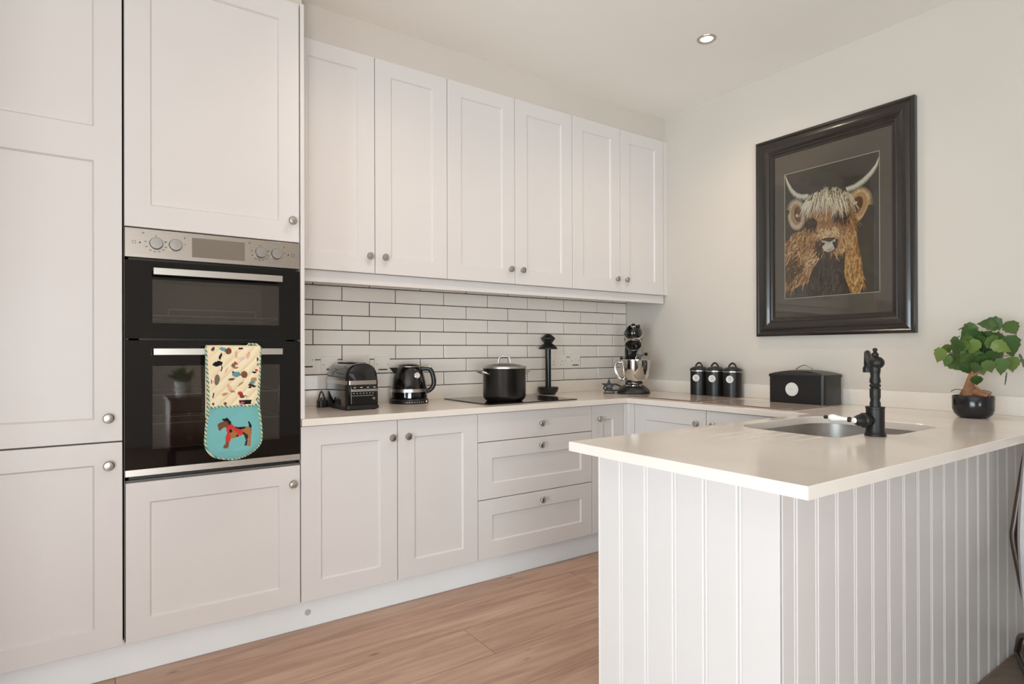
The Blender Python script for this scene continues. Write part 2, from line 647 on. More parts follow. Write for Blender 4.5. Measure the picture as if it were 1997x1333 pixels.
def window(name, axis, pos, a0, a1, z0, z1, n):
    mb = MB()
    t = 0.06

    def bx(p, q, r, s):
        if axis == 'x':
            mb.box(pos - 0.035, pos + 0.035, p, q, r, s)
        else:
            mb.box(p, q, pos - 0.035, pos + 0.035, r, s)
    bx(a0, a1, z0, z0 + t)
    bx(a0, a1, z1 - t, z1)
    w = (a1 - a0) / n
    for i in range(n + 1):
        c = a0 + w * i
        c = min(max(c, a0 + t / 2), a1 - t / 2)
        bx(c - t / 2, c + t / 2, z0 + t, z1 - t)
    o = struct(mb.build(name, FRAMEW, bevel=0.004), 'unseen white framed glazed doors letting light into the room')
    for i in range(n):
        p, q = a0 + w * i + t / 2, a0 + w * (i + 1) - t / 2
        mb2 = MB()
        if axis == 'x':
            mb2.box(pos - 0.002, pos + 0.002, p, q, z0 + t, z1 - t)
        else:
            mb2.box(p, q, pos - 0.002, pos + 0.002, z0 + t, z1 - t)
        mb2.build('pane', PANE, o)
    return o


window('window_1', 'x', XL - 0.1, -2.1, 0.9, 0.08, 2.2, 3)
window('window_rear_added', 'y', YN - 0.1, -3.1, 0.0, 0.12, 2.25, 4)  # rear doors added out of view so light reaches the cabinet fronts

# boxed-in bulkhead above the cabinets
struct(MB().box(-0.53, XR, 2.70, 3.068, 2.531, ZC).build('trim_1', WALLP), 'boxed in plaster bulkhead above the wall cabinets')
struct(MB().box(-0.53, 0.69, 2.50, 2.70, 2.549, ZC).build('trim_2', WALLP), 'plaster infill above the tall cabinets')

# tiles on the back wall
MB().box(0.69, XR, 3.0645, 3.0685, 0.86, 1.60).build('grout', GROUT, wall_back)
tile_cache = {}


def tile(x0, x1, z0, z1):
    key = (round(x1 - x0, 3), round(z1 - z0, 3))
    if key not in tile_cache:
        w, h = key
        c = 0.0022
        mb = MB()
        a = [(-w / 2, 0), (w / 2, 0), (w / 2, h), (-w / 2, h)]
        b = [(-w / 2 + c, c), (w / 2 - c, c), (w / 2 - c, h - c), (-w / 2 + c, h - c)]
        vs = [(p[0], 0.0075, p[1]) for p in a] + [(p[0], 0.0018, p[1]) for p in a] + [(p[0], 0, p[1]) for p in b]
        fs = [(0, 1, 2, 3), (8, 11, 10, 9)]
        for i in range(4):
            j = (i + 1) % 4
            fs += [(i, 4 + i, 4 + j, j), (4 + i, 8 + i, 8 + j, 4 + j)]
        mb.add(vs, fs)
        me = mb.mesh('tile')
        me.materials.append(TILE)
        tile_cache[key] = me
    o = link('tile', tile_cache[key], ((x0 + x1) / 2, YT + random.uniform(-0.0006, 0.0006), z0), wall_back)
    o.rotation_euler = (R(random.uniform(-0.25, 0.25)), 0, R(random.uniform(-0.10, 0.10)))


PZ, PX, G = 0.0762, 0.2992, 0.0046
for r_ in range(8):
    z0 = 0.948 + r_ * PZ
    off = 1.047 if r_ % 2 == 0 else 0.8974
    x = off - PX * 2
    while x < XR:
        a, b = max(x + G / 2, 0.70), min(x + PX - G / 2, XR - 0.004)
        if b - a > 0.012:
            tile(a, b, z0 + G / 2, z0 + PZ - G / 2)
        x += PX

# ================================================================== KNOBS AND DOORS
knob_mb = MB().at(RX(90))
knob_mb.lathe([(0, 0), (0.0105, 0), (0.0105, 0.002), (0.0068, 0.006), (0.0068, 0.010), (0.0150, 0.015), (0.0168, 0.018), (0.0168, 0.0205), (0.0140, 0.0235), (0.0132, 0.0228), (0.006, 0.0242), (0, 0.0245)], 28)
KNOB = knob_mb.mesh('knob', 50)
KNOB.materials.append(NICKEL)


def knob(parent, x, y, z, rz=0.0, s=1.0):
    o = link('knob', KNOB, (x, y, z), parent)
    o.rotation_euler = (0, 0, rz)
    o.scale = (s, s, s)
    o['label'] = 'round brushed nickel knob'
    return o


def door(name, parent, a0, a1, z0, z1, plane, panels=(), facing='y', th=0.02, material=PAINT, rec=0.0075, chw=0.006):
    """Shaker front: frame with chamfered openings, each panel a sub-part."""
    def w(a, d, z):
        return (a, plane + d, z) if facing == 'y' else (plane + d, a, z)
    e = 0.0015
    xs = sorted({a0 + e, a1 - e} | {p[0] for p in panels} | {p[1] for p in panels})
    zs = sorted({z0 + e, z1 - e} | {p[2] for p in panels} | {p[3] for p in panels})
    mb = MB()
    for i in range(len(xs) - 1):
        for j in range(len(zs) - 1):
            cx, cz = (xs[i] + xs[i + 1]) / 2, (zs[j] + zs[j + 1]) / 2
            if any(p[0] < cx < p[1] and p[2] < cz < p[3] for p in panels):
                continue
            mb.add([w(xs[i], 0, zs[j]), w(xs[i + 1], 0, zs[j]), w(xs[i + 1], 0, zs[j + 1]), w(xs[i], 0, zs[j + 1])], [(0, 1, 2, 3)])
    inn = [(a0 + e, z0 + e), (a1 - e, z0 + e), (a1 - e, z1 - e), (a0 + e, z1 - e)]
    out = [(a0, z0), (a1, z0), (a1, z1), (a0, z1)]
    for i in range(4):
        j = (i + 1) % 4
        mb.add([w(inn[i][0], 0, inn[i][1]), w(inn[j][0], 0, inn[j][1]), w(out[j][0], e, out[j][1]), w(out[i][0], e, out[i][1])], [(0, 1, 2, 3)])
        mb.add([w(out[i][0], e, out[i][1]), w(out[j][0], e, out[j][1]), w(out[j][0], th, out[j][1]), w(out[i][0], th, out[i][1])], [(0, 1, 2, 3)])
    mb.add([w(p[0], th, p[1]) for p in out], [(0, 1, 2, 3)])
    for p in panels:
        q = [(p[0], p[2]), (p[1], p[2]), (p[1], p[3]), (p[0], p[3])]
        s = [(p[0] + chw, p[2] + chw), (p[1] - chw, p[2] + chw), (p[1] - chw, p[3] - chw), (p[0] + chw, p[3] - chw)]
        for i in range(4):
            j = (i + 1) % 4
            mb.add([w(q[i][0], 0, q[i][1]), w(q[j][0], 0, q[j][1]), w(s[j][0], rec, s[j][1]), w(s[i][0], rec, s[i][1])], [(0, 1, 2, 3)])
    # weld and orient
    me_o = mb.build(name, material, parent)
    bm = bmesh.new()
    bm.from_mesh(me_o.data)
    bmesh.ops.remove_doubles(bm, verts=bm.verts, dist=1e-5)
    bmesh.ops.recalc_face_normals(bm, faces=bm.faces)
    bm.to_mesh(me_o.data)
    bm.free()
    for p in panels:
        c = chw - 0.002
        pb = MB()
        if facing == 'y':
            pb.box(p[0] + c, p[1] - c, plane + rec, plane + rec + 0.006, p[2] + c, p[3] - c)
        else:
            pb.box(plane + rec, plane + rec + 0.006, p[0] + c, p[1] - c, p[2] + c, p[3] - c)
        pb.build('panel', material, me_o)
    return me_o


FW = 0.08


def shaker(name, parent, a0, a1, z0, z1, plane, facing='y'):
    return door(name, parent, a0, a1, z0, z1, plane, [(a0 + FW, a1 - FW, z0 + 0.076, z1 - FW)], facing)


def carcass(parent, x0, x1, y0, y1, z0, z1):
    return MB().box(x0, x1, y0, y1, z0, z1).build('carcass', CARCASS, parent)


GAP = 0.0018
DB, DT = 0.126, 0.8375      # base door bottom / top

# --- tall larder
larder = thing('tall_larder_cabinet', 'tall pale grey larder cabinet left of the ovens with two shaker doors', 'cabinet', (-0.228, 2.77, 0))
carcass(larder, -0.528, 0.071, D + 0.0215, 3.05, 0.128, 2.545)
d = door('upper_door', larder, -0.525, 0.0712, 0.8355, 2.545, D, [(-0.445, -0.008, 0.912, 1.793), (-0.445, -0.008, 1.908, 2.465)])
knob(d, 0.031, D, 0.916)
d = door('lower_door', larder, -0.525, 0.0712, DB, 0.8305, D, [(-0.445, -0.008, 0.199, 0.758)])
knob(d, 0.032, D, 0.754)

# --- oven housing
housing = thing('oven_housing_cabinet', 'tall pale grey cabinet built around the double oven', 'cabinet', (0.374, 2.77, 0))
MB().box(0.0760, 0.0775, D + 0.004, 3.05, 0.128, 2.545).build('side_panel', CARCASS, housing)
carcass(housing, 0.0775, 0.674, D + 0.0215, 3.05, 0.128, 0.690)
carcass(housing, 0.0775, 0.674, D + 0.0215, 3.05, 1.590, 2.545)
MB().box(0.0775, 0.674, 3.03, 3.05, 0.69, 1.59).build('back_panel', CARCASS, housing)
d = door('upper_door', housing, 0.0780, 0.6715, 1.5815, 2.545, D, [(0.155, 0.594, 1.661, 2.465)])
knob(d, 0.642, D, 1.665)
d = door('lower_door', housing, 0.0800, 0.6725, DB, 0.684, D, [(0.152, 0.593, 0.202, 0.612)])
knob(d, 0.642, D, 0.612)
MB().box(0.6755, 0.6915, D - 0.002, 3.05, ZT + 0.0005, 2.549).build('end_panel', PAINT, housing, bevel=0.0012)

# --- base cabinets
base = thing('base_cabinet', 'two door shaker base cabinet under the toaster and kettle', 'cabinet', (1.095, 2.77, 0), group='base cabinets')
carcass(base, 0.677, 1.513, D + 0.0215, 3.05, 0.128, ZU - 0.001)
d = shaker('door', base, 0.6765, 1.0945, DB, DT, D)
knob(d, 1.068, D, 0.761)
d = shaker('door', base, 1.0980, 1.5125, DB, DT, D)
knob(d, 1.143, D, 0.761)

drawers = thing('drawer_cabinet', 'three drawer shaker base cabinet below the black hob', 'cabinet', (1.885, 2.77, 0), group='base cabinets')
carcass(drawers, 1.514, 2.254, D + 0.0215, 3.05, 0.128, ZU - 0.001)
d = door('drawer', drawers, 1.5160, 2.2530, 0.6990, DT, D)
knob(d, 1.897, D, 0.768)
d = door('drawer', drawers, 1.5160, 2.2530, 0.4175, 0.6955, D, [(1.596, 2.175, 0.492, 0.616)])
knob(d, 1.894, D, 0.656)
d = door('drawer', drawers, 1.5160, 2.2530, DB, 0.4140, D, [(1.596, 2.175, 0.207, 0.337)])
knob(d, 1.899, D, 0.370)

corner = thing('corner_base_cabinet', 'narrow single door base cabinet in the worktop corner', 'cabinet', (2.4, 2.77, 0), group='base cabinets')
carcass(corner, 2.255, 2.4980, D + 0.0215, 3.05, 0.128, ZU - 0.001)
d = shaker('door', corner, 2.2565, 2.4965, DB, DT, D)
knob(d, 2.303, D, 0.763)
MB().prism([(2.4985, D), (2.523, D - 0.010), (2.526, D - 0.014), (2.526, D - 0.0585), (2.56, D - 0.0585), (2.56, D + 0.03), (2.4985, D + 0.03)], DB, DT, 'z').build('corner_post', PAINT, corner, bevel=0.0015)

XF = 2.526
side = thing('side_base_cabinet', 'two door base cabinet below the canisters and bread bin', 'cabinet', (2.8, 1.9, 0), group='base cabinets')
carcass(side, XF + 0.036, 3.10, 1.40, 2.41, 0.128, ZU - 0.001)
d = shaker('door', side, 1.9250, 2.4120, DB, DT, XF, 'x')
knob(d, XF, 1.977, 0.766, R(-90))
d = shaker('door', side, 1.4300, 1.9215, DB, DT, XF, 'x')
knob(d, XF, 1.877, 0.766, R(-90))

pl = MB().box(-0.53, 2.585, 2.522, 2.54, 0.0004, 0.1265)
tag(pl.build('plinth', PLINTH, bevel=0.001), 'long pale plinth board along the floor under the oven and drawers', 'plinth', 'plinth boards')
MB().at(T(0.716, 2.522, 0.062) @ RX(90)).lathe([(0, 0), (0.013, 0), (0.013, 0.0006), (0, 0.0006)], 24).build('screw_cap', mat('cap_grey', srgb(186, 184, 182), 0.4), bpy.data.objects['plinth'])
tag(MB().box(2.585, 2.603, 1.40, 2.5215, 0.0004, 0.1265).build('side_plinth', PLINTH, bevel=0.001), 'short plinth board below the cabinet along the picture wall', 'plinth', 'plinth boards')

# --- wall cabinets
WB, WT = 1.509, 2.527
wedges = [(0.694, 1.0745, 1.0775, 1.4605), (1.4635, 1.8805, 1.8835, 2.2925), (2.2955, 2.6850, 2.6880, 3.0815)]
wlabels = ['two door wall cabinet next to the tall oven housing', 'middle two door wall cabinet above the black hob', 'two door wall cabinet next to the picture wall']
wknobs = [(1.047, 1.123), (1.849, 1.928), (2.654, 2.735)]
for (a, b, c, e), lab, kn in zip(wedges, wlabels, wknobs):
    wc = thing('wall_cabinet', lab, 'cabinet', ((a + e) / 2, 2.87, WB), group='wall cabinets')
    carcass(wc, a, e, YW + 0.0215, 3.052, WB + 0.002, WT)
    for (p, q, k) in ((a, b, kn[0]), (c, e, kn[1])):
        pz0 = WB + 0.078
        d = door('door', wc, p, q, WB, WT, YW, [(p + (FW if p > 0.7 else 0.072), q - FW, pz0, WT - 0.074)])
        knob(d, k, YW, 1.587)
tag(MB().box(3.0850, XR - 0.0005, YW, 2.76, WB, WT).build('filler_strip', PAINT, bevel=0.001), 'narrow painted filler strip between wall cabinet and picture wall', 'filler strip')
tag(MB().box(0.693, 3.110, 2.704, 2.724, 1.455, WB - 0.0005).build('pelmet', PAINT, bevel=0.0015), 'long painted pelmet rail below the wall cabinet doors', 'pelmet')

# ================================================================== WORKTOP
PX0, PY0, PY1 = 1.167, 0.645, 1.383      # peninsula end, near edge, far edge
XI, YF = 2.512, 2.456                    # right-run front edge, back-run front edge
outer = [(0.6765, YF), (XI, YF), (XI, PY1), (PX0, PY1), (PX0, PY0), (XR - 0.001, PY0), (XR - 0.001, 3.058), (0.6765, 3.058)]
cut = ([(1.885, 1.00)] + arc(1.925, 0.990, 0.040, 180, 270, 5) + [(2.055, 0.950)] + arc(2.055, 0.980, 0.030, 270, 300, 2)
       + [(2.093, 0.915)] + arc(2.135, 0.915, 0.040, 190, 270, 4) + arc(2.40, 0.965, 0.090, 270, 360, 7) + arc(2.375, 1.215, 0.115, 0, 90, 8)
       + arc(2.00, 1.215, 0.115, 90, 180, 8))


def area2(p):
    return sum(p[i][0] * p[(i + 1) % len(p)][1] - p[(i + 1) % len(p)][0] * p[i][1] for i in range(len(p)))


def offset(poly, dist):
    """move every edge to its left by dist (inward for a counter-clockwise loop)"""
    n = len(poly)
    res = []
    for i in range(n):
        p, c, q = Vector(poly[i - 1]), Vector(poly[i]), Vector(poly[(i + 1) % n])
        d1, d2 = (c - p).normalized(), (q - c).normalized()
        n1, n2 = Vector((-d1.y, d1.x)), Vector((-d2.y, d2.x))
        m = n1 + n2
        if m.length < 1e-6:
            res.append(tuple(c + n1 * dist))
            continue
        m.normalize()
        res.append(tuple(c + m * dist / max(0.3, m.dot(n1))))
    return res


def dedupe(p):
    out = []
    for q in p:
        if not out or (Vector(q) - Vector(out[-1])).length > 1e-4:
            out.append(q)
    if (Vector(out[0]) - Vector(out[-1])).length < 1e-4:
        out.pop()
    return out


outer, cut = dedupe(outer), dedupe(cut)
if area2(outer) < 0:
    outer.reverse()
if area2(cut) < 0:
    cut.reverse()
groove_rows = [(1.59, 1.205), (1.595, 1.150), (1.595, 1.098), (1.60, 1.046), (1.60, 0.990)]
gholes = []
for gx, gy in groove_rows:
    h = 0.0045
    gholes.append(dedupe(arc(1.868, gy, h, -90, 90, 5) + arc(gx, gy, h, 90, 270, 5)))
gholes.append(dedupe(arc(1.90, 1.336, 0.004, -90, 90, 4) + arc(1.58, 1.318, 0.004, 90, 270, 4)))


def slab(name, outer, holes, z0, z1, ch, material):
    """slab with holes and a chamfered upper arris"""
    mb = MB()
    top_loops = [offset(outer, ch)] + [offset(h, -ch) for h in holes]
    flat = []
    for lp in top_loops:
        flat += lp
    tris = tessellate_polygon([[Vector((p[0], p[1], 0)) for p in lp] for lp in top_loops])
    mb.add([(p[0], p[1], z1) for p in flat], [tuple(t) for t in tris])
    flat2 = []
    for lp in [outer] + holes:
        flat2 += lp
    tris2 = tessellate_polygon([[Vector((p[0], p[1], 0)) for p in lp] for lp in [outer] + holes])
    mb.add([(p[0], p[1], z0) for p in flat2], [tuple(t)[::-1] for t in tris2])
    for lp, tl in zip([outer] + holes, top_loops):
        n = len(lp)
        vs = [(p[0], p[1], z1) for p in tl] + [(p[0], p[1], z1 - ch) for p in lp] + [(p[0], p[1], z0) for p in lp]
        fs = []
        for i in range(n):
            j = (i + 1) % n
            fs += [(i, j, n + j, n + i), (n + i, n + j, 2 * n + j, 2 * n + i)]
        mb.add(vs, fs)
    o = mb.build(name, material)
    bm = bmesh.new()
    bm.from_mesh(o.data)
    bmesh.ops.remove_doubles(bm, verts=bm.verts, dist=1e-5)
    bmesh.ops.recalc_face_normals(bm, faces=bm.faces)
    bm.to_mesh(o.data)
    bm.free()
    return o


worktop = tag(slab('worktop', outer, [cut] + gholes, ZU, ZT, 0.002, QUARTZ), 'cream quartz worktop running round the kitchen and over the peninsula', 'worktop')
for g in gholes:                                       # routed trough under every drainer slot
    g2 = offset(g, -0.0025)
    n = len(g)
    gi = offset(g, 0.003)
    mb = MB()
    mb.add([(p[0], p[1], ZT - 0.0005) for p in g2] + [(p[0], p[1], ZT - 0.005) for p in gi], [(i, (i + 1) % n, n + (i + 1) % n, n + i) for i in range(n)] + [tuple(range(n, 2 * n))])
    mb.build('drainer_groove', QUARTZ, worktop)
MB().box(0.6925, 3.1048, 3.039, 3.0592, ZT + 0.0002, 0.9475).build('upstand', QUARTZ, worktop, bevel=0.0012)
MB().box(3.105, XR - 0.0005, PY0, 3.0388, ZT + 0.0002, 0.9475).build('upstand', QUARTZ, worktop, bevel=0.0012)

# --- undermount sink
sink = thing('sink', 'stainless steel undermount sink set into the peninsula worktop', 'sink', (2.19, 1.12, 0.67))
rim = offset(cut, -0.006)
rings = [(offset(cut, -0.022), ZU - 0.0012), (rim, ZU - 0.0012), (offset(cut, -0.004), 0.72), (offset(cut, 0.004), 0.695), (offset(cut, 0.020), 0.682)]
mb = MB()
n = len(cut)
vs = []
for lp, z in rings:
    vs += [(p[0], p[1], z) for p in lp]
fs = []
for k in range(len(rings) - 1):
    for i in range(n):
        j = (i + 1) % n
        fs.append((k * n + i, k * n + j, (k + 1) * n + j, (k + 1) * n + i))
last = rings[-1][0]
k0 = (len(rings) - 1) * n
fs += [tuple(k0 + i for i in t) for t in tessellate_polygon([[Vector((p[0], p[1], 0)) for p in last]])]
mb.add(vs, fs)
mb.build('bowl', SINKST, sink, smooth=50)
MB().at(T(2.18, 1.13, 0.6825)).lathe([(0, 0.001), (0.02, 0.001), (0.022, 0.003), (0.042, 0.003), (0.045, 0.0), (0, 0.0)], 32).build('drain', CHROME, sink, smooth=40)

# ================================================================== PENINSULA
pen = thing('peninsula_unit', 'pale peninsula unit clad in vertical tongue and groove boards', 'cabinet', (1.9, 1.08, 0))
XE, YP = 1.29, 0.776
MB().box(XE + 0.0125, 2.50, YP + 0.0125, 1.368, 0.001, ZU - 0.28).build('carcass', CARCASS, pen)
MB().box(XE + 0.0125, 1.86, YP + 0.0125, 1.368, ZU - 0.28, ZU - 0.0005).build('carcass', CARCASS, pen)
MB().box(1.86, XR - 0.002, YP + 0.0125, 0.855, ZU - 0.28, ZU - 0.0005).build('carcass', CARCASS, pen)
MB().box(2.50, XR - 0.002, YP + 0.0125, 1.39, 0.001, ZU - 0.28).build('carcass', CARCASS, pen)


def board(parent, a0, a1, plane, facing, z0=0.001, z1=ZU - 0.0005):
    """tongue-and-groove board: flat face, bead and V joint on the far side"""
    t, v = 0.012, 0.0045
    prof = [(a0, t), (a0, v), (a0 + 0.0045, 0), (a1 - 0.0135, 0), (a1 - 0.0115, 0.0022), (a1 - 0.0095, 0.0022), (a1 - 0.0075, 0), (a1 - 0.0040, 0), (a1 - 0.0003, v), (a1 - 0.0003, t)]
    poly = [(a, plane + d_) for a, d_ in prof] if facing == 'y' else [(plane + d_, a) for a, d_ in prof]
    return MB().prism(poly, z0, z1, 'z').build('board', PAINT, parent)


ys = [YP + 0.0005, 0.892, 0.992, 1.092, 1.193, 1.293, 1.391]
for a, b in zip(ys, ys[1:]):
    board(pen, a, b, XE, 'x')
x = XE + 0.0005
nx = 1.352
while x < XR - 0.03:
    board(pen, x, min(nx, XR - 0.002), YP, 'y')
    x, nx = nx, nx + 0.0945

# ================================================================== DOUBLE OVEN
oven = thing('double_oven', 'black glass and steel built-in double oven in the tall housing', 'oven', (0.374, 2.75, 0.69))
OX0, OX1 = 0.0785, 0.6720
# cavities, open to the front
for nm, z0, z1 in (('upper_cavity', 1.225, 1.43), ('lower_cavity', 0.775, 1.115)):
    mb = MB()
    x0, x1, y0, y1 = 0.125, 0.625, D + 0.028, 2.93
    vs = [(x0, y0, z0), (x1, y0, z0), (x1, y0, z1), (x0, y0, z1), (x0, y1, z0), (x1, y1, z0), (x1, y1, z1), (x0, y1, z1)]
    mb.add(vs, [(4, 5, 6, 7), (0, 1, 5, 4), (3, 7, 6, 2), (0, 4, 7, 3), (1, 2, 6, 5)])
    mb.build(nm, CAVITY, oven)
MB().box(OX0 + 0.012, OX1 - 0.012, D + 0.022, 2.94, 0.692, 0.770).build('chassis', OVENBLACK, oven)
MB().box(OX0 + 0.012, OX1 - 0.012, D + 0.030, 2.94, 1.432, 1.586).build('chassis', OVENBLACK, oven)
MB().box(OX0 + 0.012, OX1 - 0.012, D + 0.030, 2.94, 1.118, 1.222).build('chassis', OVENBLACK, oven)
for x0, x1 in ((OX0 + 0.002, 0.122), (0.628, OX1 - 0.002)):
    MB().box(x0, x1, D + 0.030, 2.94, 0.772, 1.43).build('chassis', OVENBLACK, oven)
panel = MB().box(OX0, OX1, D - 0.003, D + 0.03, 1.4745, 1.5765).build('control_panel', PANELSTEEL, oven, bevel=0.001)
MB().box(0.286, 0.466, D - 0.0036, D - 0.001, 1.4895, 1.5605).build('display', DISPLAY, panel)
for cx in (0.1725, 0.2325, 0.5225, 0.5815):
    dl = MB().at(T(cx, D - 0.003, 1.527) @ RX(90))
    dl.lathe([(0, 0), (0.0215, 0), (0.0205, 0.016), (0.0190, 0.0185), (0, 0.0190)], 36)
    dl.build('dial', DIALGREY, panel, smooth=40)


def marks(cx, cz, angs, r0=0.029, w=0.0021, l=0.0072, horizontal=True):
    mb = MB()
    for a in angs:
        px, pz = cx + r0 * math.cos(R(a)) * 1.12, cz + r0 * math.sin(R(a))
        mb.box(px - l / 2, px + l / 2, D - 0.0036, D - 0.0028, pz - w / 2, pz + w / 2)
    return mb


for cx, first in ((0.1725, True), (0.5225, True), (0.2325, False), (0.5815, False)):
    if first:
        mb = marks(cx, 1.527, (170, 205, 237, 262, 288, 315, 340, 20))
        mb.box(cx - 0.0015, cx + 0.0015, D - 0.0036, D - 0.0028, 1.5535, 1.5565)
        mb.box(cx - 0.042, cx - 0.037, D - 0.0036, D - 0.0028, 1.5590, 1.5605)
        mb.box(cx - 0.042, cx - 0.0405, D - 0.0036, D - 0.0028, 1.5590, 1.5640)
        mb.box(cx - 0.0395, cx - 0.035, D - 0.0036, D - 0.0028, 1.5620, 1.5636)
    else:
        mb = marks(cx, 1.527, (165, 12), l=0.004)
        mb.box(cx + 0.0285, cx + 0.0303, D - 0.0036, D - 0.0028, 1.5520, 1.5590)
        mb.box(cx + 0.0303, cx + 0.0330, D - 0.0036, D - 0.0028, 1.5565, 1.5585)
    mb.build('dial_markings', PRINT, panel)['kind'] = 'stuff'
ind = MB().at(T(0.1235, D - 0.003, 1.527) @ RX(90))
ind.lathe([(0, 0), (0.0028, 0), (0.0028, 0.0008), (0, 0.001)], 14)
ind.at(T(0.6275, D - 0.003, 1.527) @ RX(90))
ind.lathe([(0, 0), (0.0028, 0), (0.0028, 0.0008), (0, 0.001)], 14)
ind.at(Matrix.Identity(4))
for bx_ in (0.1005, 0.6395):
    for (p, q, r_, s_) in ((0, 0.011, 0.0095, 0.0105), (0, 0.011, 0, 0.001), (0, 0.001, 0, 0.0105), (0.010, 0.011, 0, 0.0105)):
        ind.box(bx_ + p, bx_ + q, D - 0.0036, D - 0.0028, 1.522 + r_, 1.522 + s_)
ind.build('indicator_symbols', PRINT, panel)['kind'] = 'stuff'


def oven_door(name, z0, z1, w):
    mb = MB()
    x0, x1 = OX0, OX1
    for (a, b, c, e) in ((x0, w[0], z0, z1), (w[1], x1, z0, z1), (w[0], w[1], z0, w[2]), (w[0], w[1], w[3], z1)):
        mb.box(a, b, D - 0.001, D + 0.019, c, e)
    dr = mb.build(name, BLACKGLASS, oven)
    MB().box(w[0], w[1], D - 0.0008, D + 0.0035, w[2], w[3]).build('window_pane', OVENPANE, dr)
    return dr


ud = oven_door('upper_oven_door', 1.1895, 1.4645, (0.161, 0.5925, 1.245, 1.4005))
ld = oven_door('lower_oven_door', 0.7305, 1.1830, (0.161, 0.593, 0.797, 1.092))
for dr, z0, z1 in ((ud, 1.413, 1.437), (ld, 1.1310, 1.1545)):
    hd = MB().box(0.1615, 0.5950, D - 0.048, D - 0.037, z0, z1).build('handle', STEEL, dr, bevel=0.001)
for dr, z in ((ud, 1.425), (ld, 1.143)):
    for xx in (0.185, 0.572):
        MB().box(xx - 0.008, xx + 0.008, D - 0.0368, D - 0.0012, z - 0.006, z + 0.006).build('handle_post', STEEL, dr)
MB().box(OX0, OX1, D - 0.004, D + 0.016, 0.7065, 0.7302).build('bottom_trim', STEEL, oven, bevel=0.001)


RACKWIRE = mat('rack_wire', srgb(226, 218, 206), 0.4, metal=0.3, var=0.03)


def rack(z, x0, x1, loop):
    mb = MB()
    mb.tube([(x0, D + 0.06, z), (x1, D + 0.06, z)], 0.0022, 8)
    mb.tube([(x0, 2.88, z), (x1, 2.88, z)], 0.0022, 8)
    for i in range(9):
        xx = x0 + (x1 - x0) * i / 8
        mb.tube([(xx, D + 0.06, z), (xx, 2.88, z)], 0.0016, 6)
    if loop:
        mb.tube([(0.215, D + 0.055, z), (0.215, D + 0.055, z + 0.020), (0.219, D + 0.055, z + 0.024), (0.512, D + 0.055, z + 0.024), (0.516, D + 0.055, z + 0.020), (0.516, D + 0.055, z)], 0.0018, 8)
    mb.build('rack', RACKWIRE, oven, smooth=60)


rack(1.275, 0.135, 0.615, True)
rack(0.880, 0.135, 0.615, True)
rack(0.985, 0.135, 0.615, False)

# --- oven glove over the lower handle
glove = thing('oven_glove', 'quilted double oven glove with dog print hanging on the lower oven handle', 'oven glove', (0.417, D - 0.06, 0.746))
GX0, GX1, GZ1, GZ0 = 0.325, 0.510, 1.160, 0.746


def gx(px):
    return GX0 + (px - 115) / 565.0 * (GX1 - GX0)


def gz(py):
    return GZ1 - (py - 82) / 1165.0 * (GZ1 - GZ0)


left_e = [(82, 115), (250, 122), (400, 127), (600, 132), (700, 132), (850, 118), (960, 108), (1060, 104), (1120, 118), (1170, 150), (1205, 195), (1228, 262), (1240, 330), (1247, 400)]
right_e = [(82, 672), (250, 668), (400, 664), (600, 655), (700, 655), (850, 672), (960, 682), (1050, 684), (1110, 668), (1150, 635), (1185, 590), (1215, 530), (1235, 470), (1247, 400)]


def interp(tab, y):
    for (a, b), (c, d_) in zip(tab, tab[1:]):
        if a <= y <= c:
            return b + (d_ - b) * (y - a) / (c - a)
    return tab[-1][1]


def inside(poly, x, y):
    c = False
    j = len(poly) - 1
    for i in range(len(poly)):
        xi, yi = poly[i]
        xj, yj = poly[j]
        if (yi > y) != (yj > y) and x < (xj - xi) * (y - yi) / (yj - yi) + xi:
            c = not c
        j = i
    return c


def ell(cx, cy, a, b, ang=0, n=14):
    return [(cx + a * math.cos(t) * math.cos(R(ang)) - b * math.sin(t) * math.sin(R(ang)), cy + a * math.cos(t) * math.sin(R(ang)) + b * math.sin(t) * math.cos(R(ang))) for t in [2 * math.pi * i / n for i in range(n)]]


